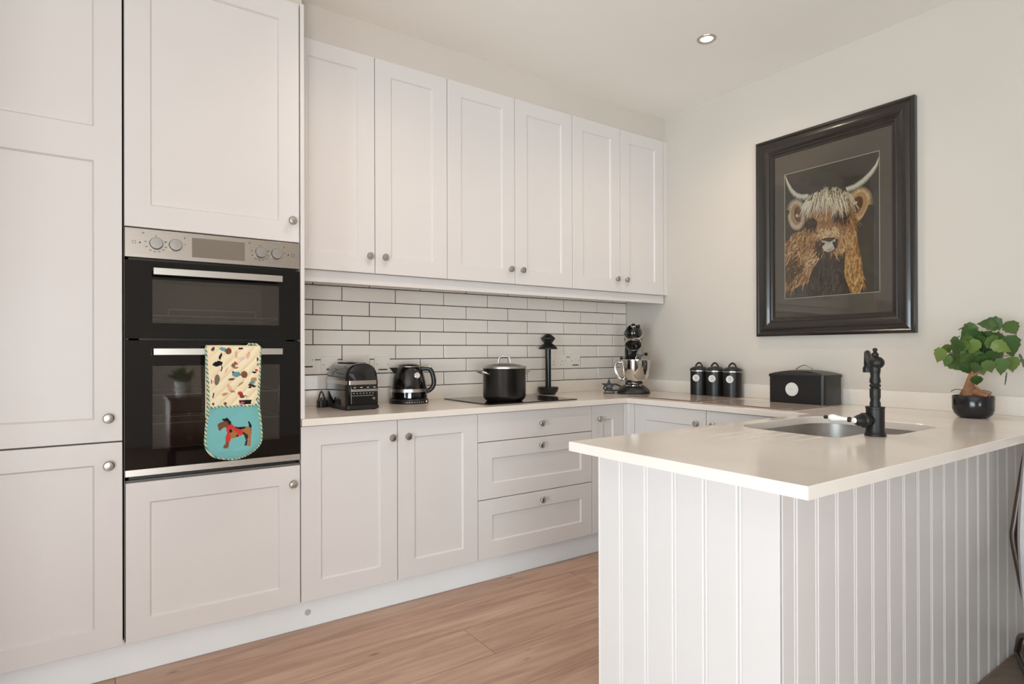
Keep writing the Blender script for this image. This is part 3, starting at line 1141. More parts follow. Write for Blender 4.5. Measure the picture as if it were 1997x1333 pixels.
K, BR, TN, RD, TL, GY, PK = (30, 28, 30), (122, 82, 58), (190, 146, 104), (206, 58, 54), (104, 152, 158), (120, 108, 92), (224, 178, 150)
gprint = [
    # terrier on the pocket
    ([(535, 862), (552, 868), (572, 910), (566, 965), (545, 960), (540, 900)], K),
    ([(345, 940), (420, 915), (530, 915), (562, 935), (572, 1005), (530, 1015), (480, 985), (440, 1015), (350, 1035)], (168, 112, 66)),
    ([(380, 908), (440, 918), (520, 915), (500, 935), (450, 945), (400, 930)], K),
    ([(480, 975), (535, 1000), (522, 1112), (495, 1112), (510, 1060)], (60, 44, 36)),
    ([(520, 950), (568, 960), (562, 1118), (528, 1125), (537, 1050)], (168, 112, 66)),
    ([(300, 1000), (345, 1010), (325, 1128), (276, 1122), (276, 1100), (300, 1075)], (128, 80, 54)),
    ([(300, 895), (360, 878), (400, 920), (488, 962), (466, 1008), (430, 995), (390, 945), (362, 925), (345, 960), (352, 1058), (305, 1062), (312, 960)], RD),
    ([(220, 880), (236, 862), (275, 850), (300, 830), (345, 850), (352, 888), (310, 905), (270, 915), (246, 942), (228, 936)], (116, 76, 56)),
    ([(264, 825), (320, 814), (362, 862), (346, 892), (312, 850), (280, 842)], K),
    (ell(352, 950, 16, 18), K), (ell(420, 1005, 12, 10), K), (ell(490, 985, 14, 12), K),
    # scattered dogs on the cream cotton
    (ell(222, 255, 52, 26, -10), K), ([(255, 255), (272, 290), (266, 330), (250, 335), (262, 300)], K), ([(232, 180), (262, 140), (268, 160), (250, 215), (236, 205)], K),
    (ell(175, 105, 16, 22, 30), (90, 70, 58)), (ell(285, 108, 44, 20, 15), TL), (ell(332, 125, 34, 34), BR), (ell(462, 98, 26, 12), K),
    (ell(412, 160, 14, 40), PK), (ell(540, 170, 18, 40, 20), PK), (ell(470, 205, 44, 18), (226, 208, 196)),
    (ell(408, 252, 26, 12, 40), RD), (ell(382, 274, 22, 24), GY), (ell(412, 300, 22, 8, -10), GY),
    (ell(310, 325, 8, 34, 20), PK), (ell(415, 368, 48, 28), TL), (ell(497, 372, 36, 36), BR), (ell(365, 418, 36, 14, -12), BR), (ell(380, 345, 14, 12), (70, 90, 90)),
    (ell(216, 420, 26, 56, 6), GY), (ell(172, 440, 16, 26), RD), (ell(175, 440, 8, 30), (236, 230, 220)),
    (ell(345, 510, 22, 46, -25), PK), (ell(375, 545, 26, 14), TN), (ell(295, 570, 34, 14, -10), TN), (ell(460, 470, 40, 10, -35), TN),
    (ell(455, 568, 30, 22, 20), RD), (ell(475, 600, 26, 20), (110, 66, 60)), (ell(515, 598, 18, 6, 30), GY),
    (ell(605, 350, 24, 12), K), (ell(630, 328, 20, 12), RD), (ell(600, 430, 36, 26), TN), (ell(582, 460, 34, 16), TL), (ell(580, 490, 46, 14, 14), (60, 46, 44)), (ell(560, 510, 16, 10), K),
    ([(440, 642), (575, 642), (568, 682), (450, 680)], K), (ell(478, 668, 22, 14), (220, 80, 110)), (ell(300, 666, 18, 16), BR), (ell(180, 668, 12, 14), (60, 50, 46)),
    (ell(180, 580, 6, 30, 10), K), (ell(640, 640, 16, 14), (60, 66, 80)), (ell(640, 215, 10, 22), K), (ell(645, 270, 12, 18), TL),
]
gbox = [(min(p[0] for p in q), max(p[0] for p in q), min(p[1] for p in q), max(p[1] for p in q)) for q, _ in gprint]
NR, NC = 170, 92
rows_py = [82 + (1247 - 82) * (1 - (1 - i / NR) ** 1.25) for i in range(NR + 1)]
GY0 = D - 0.0565
mb = MB()
vs = []
pos = []
for py in rows_py:
    l, r_ = interp(left_e, py), interp(right_e, py)
    if r_ - l < 2:
        l, r_ = 399, 401
    for k in range(NC + 1):
        px = l + (r_ - l) * k / NC
        s = k / NC
        edge = min(1.0, 5.5 * min(s, 1 - s)) ** 0.5
        endz = min(1.0, (1247 - py) / 90.0) ** 0.5
        q = abs(math.sin((px + py * 1.02) * math.pi / 118.0)) ** 0.55 if py < 695 else 0.55 + 0.25 * abs(math.sin((px * 0.55 + py) * math.pi / 170.0))
        pk = 0.0035 if py > 697 else 0.0
        hgt = (0.0045 + 0.0055 * q + pk) * min(edge, endz) + 0.002 * math.sin(py / 140.0)
        vs.append((gx(px), GY0 - hgt - 0.008, gz(py)))
        pos.append((px, py))
nv = len(vs)
vs += [(p[0], GY0, p[2]) for p in vs]
fs, cols = [], []
W = NC + 1
for i in range(NR):
    for k in range(NC):
        a = i * W + k
        fs.append((a, a + W, a + W + 1, a + 1))
        px = (pos[a][0] + pos[a + W + 1][0]) / 2
        py = (pos[a][1] + pos[a + W + 1][1]) / 2
        c = (240, 222, 188) if py < 697 else (120, 182, 182)
        for (poly, pc), bb in zip(gprint, gbox):
            if bb[0] <= px <= bb[1] and bb[2] <= py <= bb[3] and inside(poly, px, py):
                c = pc
        cols.append(srgb(*c))
for i in range(NR):
    for k in range(NC):
        a = nv + i * W + k
        fs.append((a, a + 1, a + W + 1, a + W))
        cols.append(srgb(226, 210, 180))
for i in range(NR):
    for k, flip in ((0, False), (NC, True)):
        a, b = i * W + k, (i + 1) * W + k
        fs.append((a, a + nv, b + nv, b) if not flip else (a, b, b + nv, a + nv))
        cols.append(srgb(150, 170, 150))
for k in range(NC):
    fs.append((k, k + 1, k + 1 + nv, k + nv))
    cols.append(srgb(240, 222, 188))
mb.add(vs, fs, cols)
mb.build('front_mitt', CLOTHPRINT, glove, smooth=60, colors=True)
edge_pts = [(gx(b), GY0 - 0.007, gz(a)) for a, b in left_e] + [(gx(b), GY0 - 0.007, gz(a)) for a, b in right_e[::-1][1:]]
MB().tube(smooth_path(edge_pts, 4), 0.0052, 8).build('binding', BINDING, glove, smooth=60)
MB().tube([(gx(132 + i * 26), GY0 - 0.0175 - 0.001 * math.sin(i * 1.1), gz(697 + 6 * math.sin(i * 0.9))) for i in range(21)], 0.0034, 8).build('pocket_binding', BINDING, glove, smooth=60)
fold = MB()
for xa, xb in ((0.3255, 0.508),):
    prof = [(GY0 - 0.013, 1.150), (GY0 - 0.013, 1.158), (GY0 - 0.006, 1.1645), (GY0 + 0.012, 1.1665), (GY0 + 0.027, 1.1620), (GY0 + 0.033, 1.150), (GY0 + 0.034, 0.90), (GY0 + 0.0225, 0.90), (GY0 + 0.0225, 1.1545), (GY0 + 0.0015, 1.1562), (GY0 + 0.0, 1.150)]
    fold.prism(prof, xa, xb, 'x')
fold.build('back_flap', mat('cream_cotton', srgb(238, 222, 190), 0.9, var=0.08, vscale=30), glove)
MB().tube([(0.462, GY0 - 0.004, 1.163), (0.470, GY0 + 0.004, 1.1720), (0.500, GY0 + 0.006, 1.1700), (0.506, GY0 - 0.004, 1.162)], 0.0034, 8).build('hanging_loop', BINDING, glove, smooth=60)

# ================================================================== SOCKETS
def plate(label, x0, x1, z0, z1, strip=None, kind='switch', parts=True):
    t = thing('wall_socket', label, 'socket', ((x0 + x1) / 2, YT, z0), group='sockets and switches on the tiles')
    p = MB().prism(rrect(x0, x1, z0, z1, 0.006, 4), YT - 0.0098, YT - 0.0015, 'y').build('face_plate', PLASTIC, t, bevel=0.0015)
    cx, cz = (x0 + x1) / 2, (z0 + z1) / 2
    sc = MB()
    for sx in (x0 + 0.012, x1 - 0.012):
        sc.at(T(sx, YT - 0.0098, cz) @ RX(90)).lathe([(0, 0), (0.003, 0), (0.003, 0.0006), (0, 0.0006)], 12)
    sc.build('screw_cover', BADGEMARK, t)
    hole = mat('socket_slot', srgb(96, 88, 82), 0.8)
    if kind == 'double':
        mb = MB()
        for hx in (cx - 0.036, cx + 0.036):
            mb.box(hx - 0.0025, hx + 0.0025, YT - 0.0101, YT - 0.0096, cz - 0.008, cz)
            for s in (-1, 1):
                mb.box(hx + s * 0.011 - 0.0035, hx + s * 0.011 + 0.0035, YT - 0.0101, YT - 0.0096, cz - 0.026, cz - 0.022)
        mb.build('pin_slot', hole, t)['kind'] = 'stuff'
        for s in (-1, 1):
            MB().box(cx + s * 0.014 - 0.007, cx + s * 0.014 + 0.007, YT - 0.0122, YT - 0.0096, cz + 0.008, cz + 0.030).build('rocker', PLASTIC, t, bevel=0.001)
    else:
        MB().box(cx - 0.010, cx + 0.010, YT - 0.0122, YT - 0.0096, cz - 0.012, cz + 0.012).build('rocker', PLASTIC, t, bevel=0.001)
    if strip:
        MB().box(strip[0], strip[1], YT - 0.0103, YT - 0.0096, strip[2], strip[2] + 0.0065).build('label_strip', mat('label_black', srgb(34, 30, 28), 0.6), t)
    return t


plate('tall cooker switch plate half hidden by the oven housing panel', 0.818, 0.904, 1.028, 1.172, (0.835, 0.893, 1.063))
plate('square switch plate on the tiles left of the toaster top', 0.935, 1.021, 1.032, 1.118, (0.962, 1.012, 1.048))
plate('double socket plate on the tiles mostly behind the toaster', 1.047, 1.193, 1.033, 1.119, kind='double')
plate('square switch plate on the tiles between toaster and kettle', 1.221, 1.307, 1.030, 1.116, (1.242, 1.292, 1.041))
plate('double socket plate on the tiles beside the kitchen roll holder', 2.408, 2.554, 1.034, 1.120, kind='double')
plate('square switch plate on the tiles nearer the stand mixer', 2.590, 2.676, 1.034, 1.120, (2.606, 2.660, 1.044))

# ================================================================== HOB, POT
hob = thing('induction_hob', 'flat black glass induction hob set on the worktop', 'hob', (1.915, 2.785, ZT))
MB().prism(rrect(1.622, 2.212, 2.546, 3.022, 0.004, 3), ZT + 0.0003, ZT + 0.005, 'z').build('glass_top', BLACKGLASS, hob, bevel=0.0008)
zm = mat('zone_print', srgb(84, 80, 78), 0.3)
for zx, zy, zr in ((1.79, 2.66, 0.085), (2.05, 2.68, 0.10), (1.78, 2.90, 0.10), (2.05, 2.90, 0.075)):
    MB().at(T(zx, zy, ZT + 0.0050)).lathe([(zr - 0.0015, 0), (zr - 0.0015, 0.00015), (zr, 0.00015), (zr, 0)], 48).build('cooking_zone_ring', zm, hob)

POT_C = (1.803, 2.672)
pz = ZT + 0.0053
pot = thing('stock_pot', 'dark stock pot with steel handles and glass lid on the hob', 'pot', (POT_C[0], POT_C[1], pz), R(-34.75), local=True)
MB().lathe([(0, 0), (0.094, 0), (0.100, 0.004), (0.112, 0.018), (0.1155, 0.030), (0.1155, 0.172), (0.1165, 0.175), (0.1135, 0.175), (0.112, 0.172), (0.112, 0.02), (0, 0.012)], 64).build('body', POTBODY, pot, smooth=35)
lid = MB().lathe([(0.1178, 0.1755), (0.1182, 0.183), (0.1165, 0.187), (0.109, 0.188), (0.108, 0.1858), (0.1125, 0.1845), (0.114, 0.1755)], 64).build('lid_rim', STEEL, pot, smooth=35)
MB().lathe([(0.1085, 0.1865), (0.085, 0.194), (0.05, 0.2005), (0.02, 0.203), (0, 0.2035)], 48).build('lid_glass', LIDGLASS, pot, smooth=60)
MB().tube(smooth_path([(-0.042, 0, 0.199), (-0.034, 0, 0.203), (-0.030, 0, 0.224), (-0.022, 0, 0.236), (0, 0, 0.239), (0.022, 0, 0.236), (0.030, 0, 0.224), (0.034, 0, 0.203), (0.042, 0, 0.199)], 6), 0.0044, 10, flat=1.0).build('lid_knob', STEEL, pot, smooth=60)
for s, nm in ((-1, 'handle'), (1, 'handle')):
    a0 = 200 if s < 0 else 40
    c = math.radians(a0)
    pts = []
    for da, rr, zz in ((-26, 0.1160, 0.146), (-24, 0.128, 0.152), (-17, 0.146, 0.160), (0, 0.1545, 0.164), (17, 0.146, 0.160), (24, 0.128, 0.152), (26, 0.1160, 0.146)):
        a = c + R(da)
        pts.append((rr * math.cos(a), rr * math.sin(a), zz))
    MB().tube(smooth_path(pts, 6), 0.0058, 10).build(nm, STEEL, pot, smooth=60)

# ================================================================== TOASTER
toaster = thing('toaster', 'glossy black two slot toaster with chrome band beside the tall housing', 'toaster', (1.022, 2.848, ZT), R(0), local=True)
TWd, TL_, TH = 0.078, 0.150, 0.218


def dome(w, h, n=28, base=0.012):
    """arched section"""
    pts = [(-w, base), (-w - 0.001, base + 0.06)]
    pts += [(-w * 0.985, h * 0.56)]
    for i in range(n + 1):
        a = math.pi - math.pi * i / n
        ca, sa = math.cos(a), math.sin(a)
        px = w * 0.98 * math.copysign(abs(ca) ** 0.72, ca)
        pts.append((px, h * 0.58 + h * 0.42 * abs(sa) ** 0.72))
    pts += [(w * 0.985, h * 0.56), (w + 0.001, base + 0.06), (w, base)]
    return pts


sec = dome(TWd, TH)
mb = MB()
rings = []
for yy, sc, dz in ((-TL_, 0.90, -0.010), (-TL_ + 0.004, 0.955, -0.004), (-TL_ + 0.014, 0.99, -0.001), (-TL_ + 0.03, 1.0, 0), (TL_ - 0.03, 1.0, 0), (TL_ - 0.014, 0.99, -0.001), (TL_ - 0.004, 0.955, -0.004), (TL_, 0.90, -0.010)):
    rings.append([(p[0] * sc, yy, (p[1] - 0.012) * (1 + dz / TH) + 0.012) for p in sec])
n = len(sec)
vs = [p for r_ in rings for p in r_]
fs = [(k * n + i, k * n + i + 1, (k + 1) * n + i + 1, (k + 1) * n + i) for k in range(len(rings) - 1) for i in range(n - 1)]
fs += [(k * n + n - 1, k * n, (k + 1) * n, (k + 1) * n + n - 1) for k in range(len(rings) - 1)]
fs += [tuple(range(n)), tuple(range((len(rings) - 1) * n, len(rings) * n))]
mb.add(vs, fs)
mb.build('body', GLOSSBLACK, toaster, smooth=40)
band = MB()
bz0, bz1 = 0.118, 0.137
loop = rrect(-TWd - 0.0012, TWd + 0.0012, -TL_ - 0.0012, TL_ + 0.0012, 0.020, 8)
loop_in = offset(dedupe(loop), 0.004)
loop = dedupe(loop)
n = len(loop)
band.add([(p[0], p[1], bz0) for p in loop] + [(p[0], p[1], bz1) for p in loop] + [(p[0], p[1], bz0) for p in loop_in] + [(p[0], p[1], bz1) for p in loop_in],
         [f for i in range(n) for j in [(i + 1) % n] for f in ((i, j, n + j, n + i), (2 * n + i, 3 * n + i, 3 * n + j, 2 * n + j), (n + i, n + j, 3 * n + j, 3 * n + i), (i, 2 * n + i, 2 * n + j, j))])
band.build('chrome_band', STEEL, toaster, smooth=40, bevel=0.0006)
MB().prism(rrect(-TWd - 0.004, TWd + 0.004, -TL_ - 0.004, TL_ + 0.004, 0.018, 5), 0.004, 0.020, 'z').build('base', SATINBLACK, toaster, bevel=0.003)
for sx in (-1, 1):
    for sy in (-1, 1):
        MB().at(T(sx * 0.062, sy * 0.128, 0.0003)).lathe([(0, 0), (0.011, 0), (0.012, 0.006), (0, 0.006)], 16).build('foot', SATINBLACK, toaster)
for sx in (-0.022, 0.022):
    MB().box(sx - 0.011, sx + 0.011, -0.105, 0.105, TH - 0.008, TH + 0.0012).build('slot', mat('slot_dark', srgb(10, 10, 10), 0.8), toaster, bevel=0.0008)
MB().box(-0.058, 0.064, -TL_ - 0.0035, -TL_ + 0.002, 0.028, 0.108).build('control_plate', mat('control_black', srgb(20, 18, 18), 0.2), toaster, bevel=0.0015)
MB().prism(rrect(-0.060, 0.066, 0.086, 0.0975, 0.004, 3), -TL_ - 0.010, -TL_ - 0.003, 'y').build('lever_bar', STEEL, toaster, bevel=0.001)
mb = MB()
for i in range(4):
    mb.box(-0.046 + i * 0.032, -0.036 + i * 0.032, -TL_ - 0.0040, -TL_ - 0.0030, 0.1035, 0.1065)
for i in range(7):
    mb.box(-0.048 + i * 0.0155, -0.042 + i * 0.0155, -TL_ - 0.0040, -TL_ - 0.0030, 0.0770, 0.0792)
mb.build('button_marks', BADGE, toaster)['kind'] = 'stuff'
MB().prism(rrect(-0.056, 0.050, 0.066, 0.0685, 0.001, 2), -TL_ - 0.0050, -TL_ - 0.003, 'y').build('slider_track', STEEL, toaster)
MB().at(T(0.050, -TL_ - 0.003, 0.052) @ RX(90)).lathe([(0, 0), (0.0075, 0), (0.0075, 0.008), (0.006, 0.010), (0, 0.0105)], 20).build('dial', CHROME, toaster, smooth=40)

# loose plug and its cord
plug = thing('mains_plug', 'black three pin mains plug lying by the toaster', 'plug', (0.908, 2.945, ZT + 0.0004), R(8), local=True)
MB().prism(rrect(-0.024, 0.024, -0.022, 0.022, 0.014, 5), 0.0003, 0.034, 'z').build('plug_body', SATINBLACK, plug, bevel=0.009, segs=3)
mb = MB()
for px_, py_ in ((0, 0.010), (-0.010, -0.008), (0.010, -0.008)):
    mb.box(px_ - 0.003, px_ + 0.003, py_ - 0.002, py_ + 0.002, 0.030, 0.046)
mb.build('pins', SATINBLACK, plug)['kind'] = 'stuff'
MB().tube(smooth_path([(0.016, 0.010, 0.024), (0.022, 0.026, 0.042), (0.026, 0.046, 0.060), (0.027, 0.068, 0.072), (0.022, 0.080, 0.050), (0.016, 0.082, 0.004)], 6), [0.0062 - 0.0028 * min(1, i / 8) for i in range(31)], 8).build('cord', SATINBLACK, plug, smooth=60)

# ================================================================== KETTLE
kettle = thing('kettle', 'glossy black electric kettle with dial gauge right of the toaster', 'kettle', (1.362, 2.925, ZT + 0.0003), R(-24.9), local=True)
MB().lathe([(0, 0), (0.100, 0), (0.103, 0.003), (0.103, 0.014), (0.099, 0.020), (0.096, 0.024), (0, 0.026)], 56).build('power_base', SATINBLACK, kettle, smooth=35)
MB().lathe([(0, 0.0265), (0.094, 0.0265), (0.0965, 0.030), (0.0965, 0.058), (0.0925, 0.090), (0.0865, 0.122), (0.0785, 0.152), (0.070, 0.174), (0.0605, 0.188), (0.057, 0.192), (0, 0.194)], 56).build('body', GLOSSBLACK, kettle, smooth=35)
MB().lathe([(0.0955, 0.0595), (0.0985, 0.0600), (0.0972, 0.0765), (0.0940, 0.0770)], 56).build('chrome_band', STEEL, kettle, smooth=35)
MB().lathe([(0, 0.1925), (0.058, 0.1925), (0.0575, 0.197), (0.050, 0.203), (0.030, 0.208), (0, 0.2095)], 48).build('lid', GLOSSBLACK, kettle, smooth=40)
MB().lathe([(0.0573, 0.190), (0.0602, 0.1905), (0.0598, 0.194), (0.0573, 0.1945)], 48).build('lid_ring', STEEL, kettle, smooth=40)
sp = MB()
sp.add([(-0.070, -0.030, 0.148), (-0.070, 0.030, 0.148), (-0.102, 0.014, 0.186), (-0.102, -0.014, 0.186), (-0.055, -0.028, 0.188), (-0.055, 0.028, 0.188)],
       [(0, 1, 2, 3), (3, 2, 5, 4), (0, 3, 4), (1, 5, 2), (0, 4, 5, 1)])
sp.build('spout', GLOSSBLACK, kettle, bevel=0.004, segs=3)
MB().tube(smooth_path([(0.060, 0, 0.178), (0.085, 0, 0.181), (0.108, 0, 0.178), (0.121, 0, 0.160), (0.129, 0, 0.130), (0.131, 0, 0.105), (0.124, 0, 0.082), (0.108, 0, 0.066), (0.092, 0, 0.060)], 7), [0.010] * 57, 12, flat=1.25).build('handle', SATINBLACK, kettle, smooth=60)
MB().tube([(0.061, 0, 0.184), (0.088, 0, 0.189), (0.112, 0, 0.186)], 0.0065, 10, flat=1.2).build('handle_cap', STEEL, kettle, smooth=60)
gm = RZ(32) @ T(0, -0.0775, 0.147) @ RX(90 - 17)
gauge = MB().at(gm).lathe([(0, -0.004), (0.0165, -0.004), (0.0175, 0.003), (0.0155, 0.0045), (0.0145, 0.0036), (0, 0.0036)], 36).build('gauge', CHROME, kettle, smooth=40)
MB().at(gm).lathe([(0, 0.0038), (0.0142, 0.0038), (0.0142, 0.0042), (0, 0.0042)], 32).build('gauge_face', BADGE, gauge)
mb = MB().at(gm)
mb.box(-0.0008, 0.0008, -0.001, 0.008, 0.0043, 0.0048)
for i in range(7):
    a = R(200 - i * 36)
    mb.box(0.010 * math.cos(a) - 0.001, 0.010 * math.cos(a) + 0.001, 0.010 * math.sin(a) - 0.0008, 0.010 * math.sin(a) + 0.0008, 0.0043, 0.0047)
mb.build('gauge_marks', PRINT, gauge)['kind'] = 'stuff'
mb = MB()
for i in range(8):
    a = R(-96 + i * 7.5)
    mb.at(RZ(-96 + i * 7.5) @ T(0.1028, 0, 0.0088)).box(0, 0.0009, -0.003, 0.003, -0.0014, 0.0014)
mb.build('base_marks', BADGE, kettle)['kind'] = 'stuff'
MB().at(RZ(-30) @ T(0.1005, 0, 0.010) @ RY(90)).lathe([(0, 0), (0.006, 0), (0.006, 0.006), (0.005, 0.0075), (0, 0.008)], 18).build('base_switch', CHROME, kettle, smooth=40)

# ================================================================== KITCHEN ROLL HOLDER
hold = thing('kitchen_roll_holder', 'carved black wooden kitchen roll holder standing behind the hob', 'holder', (2.334, 2.966, ZT + 0.0003), local=True)
MB().lathe([(0, 0), (0.040, 0), (0.044, 0.001), (0.058, 0.018), (0.0645, 0.034), (0.0655, 0.045), (0.062, 0.0465), (0.055, 0.044), (0, 0.042)], 40).build('base', DARKWOOD, hold, smooth=40)
MB().lathe([(0, 0.0425), (0.0185, 0.0425), (0.0185, 0.289), (0, 0.289)], 24).build('pole', RODWOOD, hold, smooth=40)
MB().lathe([(0, 0.284), (0.058, 0.2835), (0.0585, 0.288), (0.052, 0.300), (0.040, 0.312), (0.026, 0.320), (0, 0.324)], 36).build('cap', DARKWOOD, hold, smooth=40)
kn = MB().at(T(0, 0, 0.318) @ RZ(20))
kn.lathe([(0, 0), (0.024, 0), (0.030, 0.010), (0.046, 0.032), (0.045, 0.037), (0.026, 0.054), (0.014, 0.061), (0, 0.063)], 6)
kn.build('carved_finial', DARKWOOD, hold, bevel=0.003)

# ================================================================== STAR ORNAMENT
star = thing('star_ornament', 'small black metal star standing beside the stand mixer', 'ornament', (2.700, 2.800, ZT + 0.0003), R(-43), local=True)
pts = []
for i in range(10):
    r_ = 0.052 if i % 2 == 0 else 0.0208
    a = R(90 + 36 * i)
    pts.append((r_ * math.cos(a), 0.0470 + r_ * math.sin(a)))
MB().prism(pts, -0.005, 0.005, 'y').build('star', MATTEBLACK, star, bevel=0.0012)
MB().box(-0.036, 0.036, -0.012, 0.012, 0, 0.0048).build('stand', MATTEBLACK, star, bevel=0.001)
mb = MB()
mb.box(-0.010, 0.010, -0.0056, -0.0049, 0.048, 0.0515)
mb.box(-0.013, 0.013, -0.0056, -0.0049, 0.038, 0.0415)
mb.build('engraved_lines', BADGEMARK, star)['kind'] = 'stuff'

# ================================================================== STAND MIXER
MIXP = (2.865, 2.745, ZT + 0.0003)
mixer = thing('stand_mixer', 'black stand mixer with raised head and steel bowl in the corner', 'mixer', MIXP, R(-46), local=True)
bp = MB()
for z, ins in ((0, 0.002), (0.004, 0.0), (0.016, 0.004), (0.040, 0.040), (0.046, 0.048)):
    pass
base_o = rrect(-0.105, 0.105, -0.155, 0.150, 0.070, 8)
base_o = dedupe(base_o)
n = len(base_o)
levels = [(0.0, 0.003), (0.004, 0.0), (0.014, 0.001), (0.024, 0.010), (0.040, 0.030), (0.046, 0.040)]
vs = []
for z, ins in levels:
    vs += [(p[0], p[1], z) for p in offset(base_o, ins)]
fs = [(k * n + i, k * n + (i + 1) % n, (k + 1) * n + (i + 1) % n, (k + 1) * n + i) for k in range(len(levels) - 1) for i in range(n)]
fs += [tuple(range(n)), tuple(range((len(levels) - 1) * n, len(levels) * n))]
MB().add(vs, fs).build('base', SATINBLACK, mixer, smooth=50)
MB().at(T(0, -0.075, 0.0)).lathe([(0, 0.0462), (0.050, 0.0462), (0.052, 0.050), (0.046, 0.056), (0, 0.056)], 40).build('bowl_plate', CHROME, mixer, smooth=40)
colm = MB()
vs, lv = [], [(0.040, 0.056, 0.030, 0.140), (0.120, 0.052, 0.045, 0.140), (0.200, 0.054, 0.050, 0.150), (0.285, 0.057, 0.040, 0.160)]
for z, hw, ya, yb in lv:
    loop = dedupe(rrect(-hw, hw, ya, yb, 0.030, 6))
    n = len(loop)
    vs += [(p[0], p[1], z) for p in loop]
fs = [(k * n + i, k * n + (i + 1) % n, (k + 1) * n + (i + 1) % n, (k + 1) * n + i) for k in range(len(lv) - 1) for i in range(n)]
fs += [tuple(range(n)), tuple(range((len(lv) - 1) * n, len(lv) * n))]
colm.add(vs, fs).build('column', GLOSSBLACK, mixer, smooth=50)
TILT = 47
# local head axis: -Y forward, tilted up by TILT
hm = T(0, 0.105, 0.292) @ RX(-TILT)
prof = [(0.0, -0.055), (0.030, -0.050), (0.050, -0.030), (0.058, 0.0), (0.062, 0.05), (0.062, 0.100), (0.059, 0.135), (0.051, 0.160), (0.034, 0.178), (0.022, 0.184), (0.0, 0.186)]
MB().at(hm @ RX(90)).lathe(prof, 40, sx=0.97, sy=1.0).build('head', GLOSSBLACK, mixer, smooth=50)
MB().at(hm @ RX(90)).lathe([(0.0600, 0.118), (0.0628, 0.119), (0.0612, 0.131), (0.0590, 0.132)], 40, sx=0.985).build('trim_band', CHROME, mixer, smooth=50)
MB().at(hm @ RX(90)).lathe([(0.014, 0.182), (0.0165, 0.185), (0.0165, 0.198), (0.014, 0.201), (0, 0.201)], 28).build('attachment_hub', CHROME, mixer, smooth=40)
pm = hm @ T(0, -0.088, -0.050) @ RX(180)
MB().at(pm).lathe([(0.040, 0), (0.056, -0.002), (0.058, 0.006), (0.057, 0.016), (0.051, 0.018), (0.050, 0.014), (0.040, 0.014)], 44).build('planetary_ring', CHROME, mixer, smooth=40)
MB().at(pm).lathe([(0.0505, 0.0), (0.0505, 0.0145), (0.042, 0.012), (0.018, 0.010), (0.010, 0.016), (0, 0.018)], 40).build('planetary_hub', SATINBLACK, mixer, smooth=40)
MB().at(pm @ T(0.018, 0, 0)).lathe([(0, 0.018), (0.006, 0.018), (0.006, 0.040), (0, 0.040)], 16).build('beater_shaft', CHROME, mixer, smooth=40)
for nm, c, r_ in (('hub_knob', hm @ Vector((0.034, -0.186, 0.004)), 0.0105), ('speed_knob', Vector((-0.078, 0.045, 0.222)), 0.0105), ('lock_knob', Vector((0.082, 0.045, 0.250)), 0.0115)):
    k_ = MB().sphere(c, r_, 18, 10)
    inner_x = math.copysign(0.022 if nm == 'hub_knob' else 0.050, c[0])
    k_.tube([tuple(c), (inner_x, c[1] + (0 if nm == 'hub_knob' else 0.012), c[2])], 0.003, 8)
    k_.build(nm, SATINBLACK, mixer, smooth=50)
bowlp = [(0, 0.0565), (0.040, 0.0565), (0.046, 0.060), (0.066, 0.074), (0.084, 0.096), (0.096, 0.128), (0.1025, 0.165), (0.106, 0.212), (0.1105, 0.2135), (0.1105, 0.2160), (0.1035, 0.2160), (0.100, 0.165), (0.0935, 0.130), (0.082, 0.099), (0.064, 0.077), (0.042, 0.062), (0, 0.060)]
bowl = MB().at(T(0.010, -0.075, 0)).lathe([(r_ * 0.90, z_) for r_, z_ in bowlp], 56).build('bowl', CHROME, mixer, smooth=35)
MB().at(T(0.010, -0.075, 0)).tube(smooth_path([(-0.088, -0.020, 0.196), (-0.106, -0.030, 0.200), (-0.119, -0.036, 0.186), (-0.121, -0.038, 0.150), (-0.110, -0.036, 0.114), (-0.092, -0.030, 0.092), (-0.066, -0.020, 0.092)], 6), 0.0042, 10, flat=2.2).build('bowl_handle', CHROME, bowl, smooth=60)
MB().tube(smooth_path([(-0.06, 0.135, 0.02), (-0.11, 0.12, 0.045), (-0.15, 0.08, 0.050), (-0.185, 0.05, 0.040), (-0.19, 0.02, 0.02), (-0.15, 0.02, 0.010), (-0.10, 0.06, 0.012), (-0.06, 0.10, 0.014)], 6), 0.004, 8).build('cord', SATINBLACK, mixer, smooth=60)

# wire whisk standing in the bowl
whisk = thing('wire_whisk', 'steel wire whisk attachment leaning in the mixer bowl', 'whisk', (2.865 + 0.0, 2.745, ZT + 0.062), R(-46), local=True)
wm = T(0.010, -0.085, 0.002) @ RY(9) @ RX(4)
MB().at(wm).lathe([(0, 0.176), (0.012, 0.176), (0.022, 0.186), (0.024, 0.196), (0.016, 0.214), (0.010, 0.226), (0, 0.228)], 24).build('hub', mat('whisk_grey', srgb(120, 116, 112), 0.5), whisk, smooth=40)
for i in range(6):
    a = math.pi * i / 6
    pts = []
    for k in range(25):
        t = -1 + 2 * k / 24
        zz = 0.003 + 0.176 * abs(t) ** 2.0
        rr = 0.050 * math.sin(min(1.0, (1 - abs(t)) * 1.0 + 0.0) * math.pi * 0.82 + 0.30) if abs(t) > 0.35 else 0.050 * (t / 0.35) * math.copysign(1, t) * 1.0
        rr = 0.018 + 0.034 * math.sin((1 - abs(t)) * math.pi * 0.85) if abs(t) > 0.28 else (0.018 + 0.034 * math.sin(0.72 * math.pi * 0.85)) * abs(t) / 0.28
        rr *= 1 if t >= 0 else -1
        pts.append((rr * math.cos(a), rr * math.sin(a), zz))
    MB().at(wm).tube(pts, 0.0010, 6).build('wire', CHROME, whisk, smooth=60)

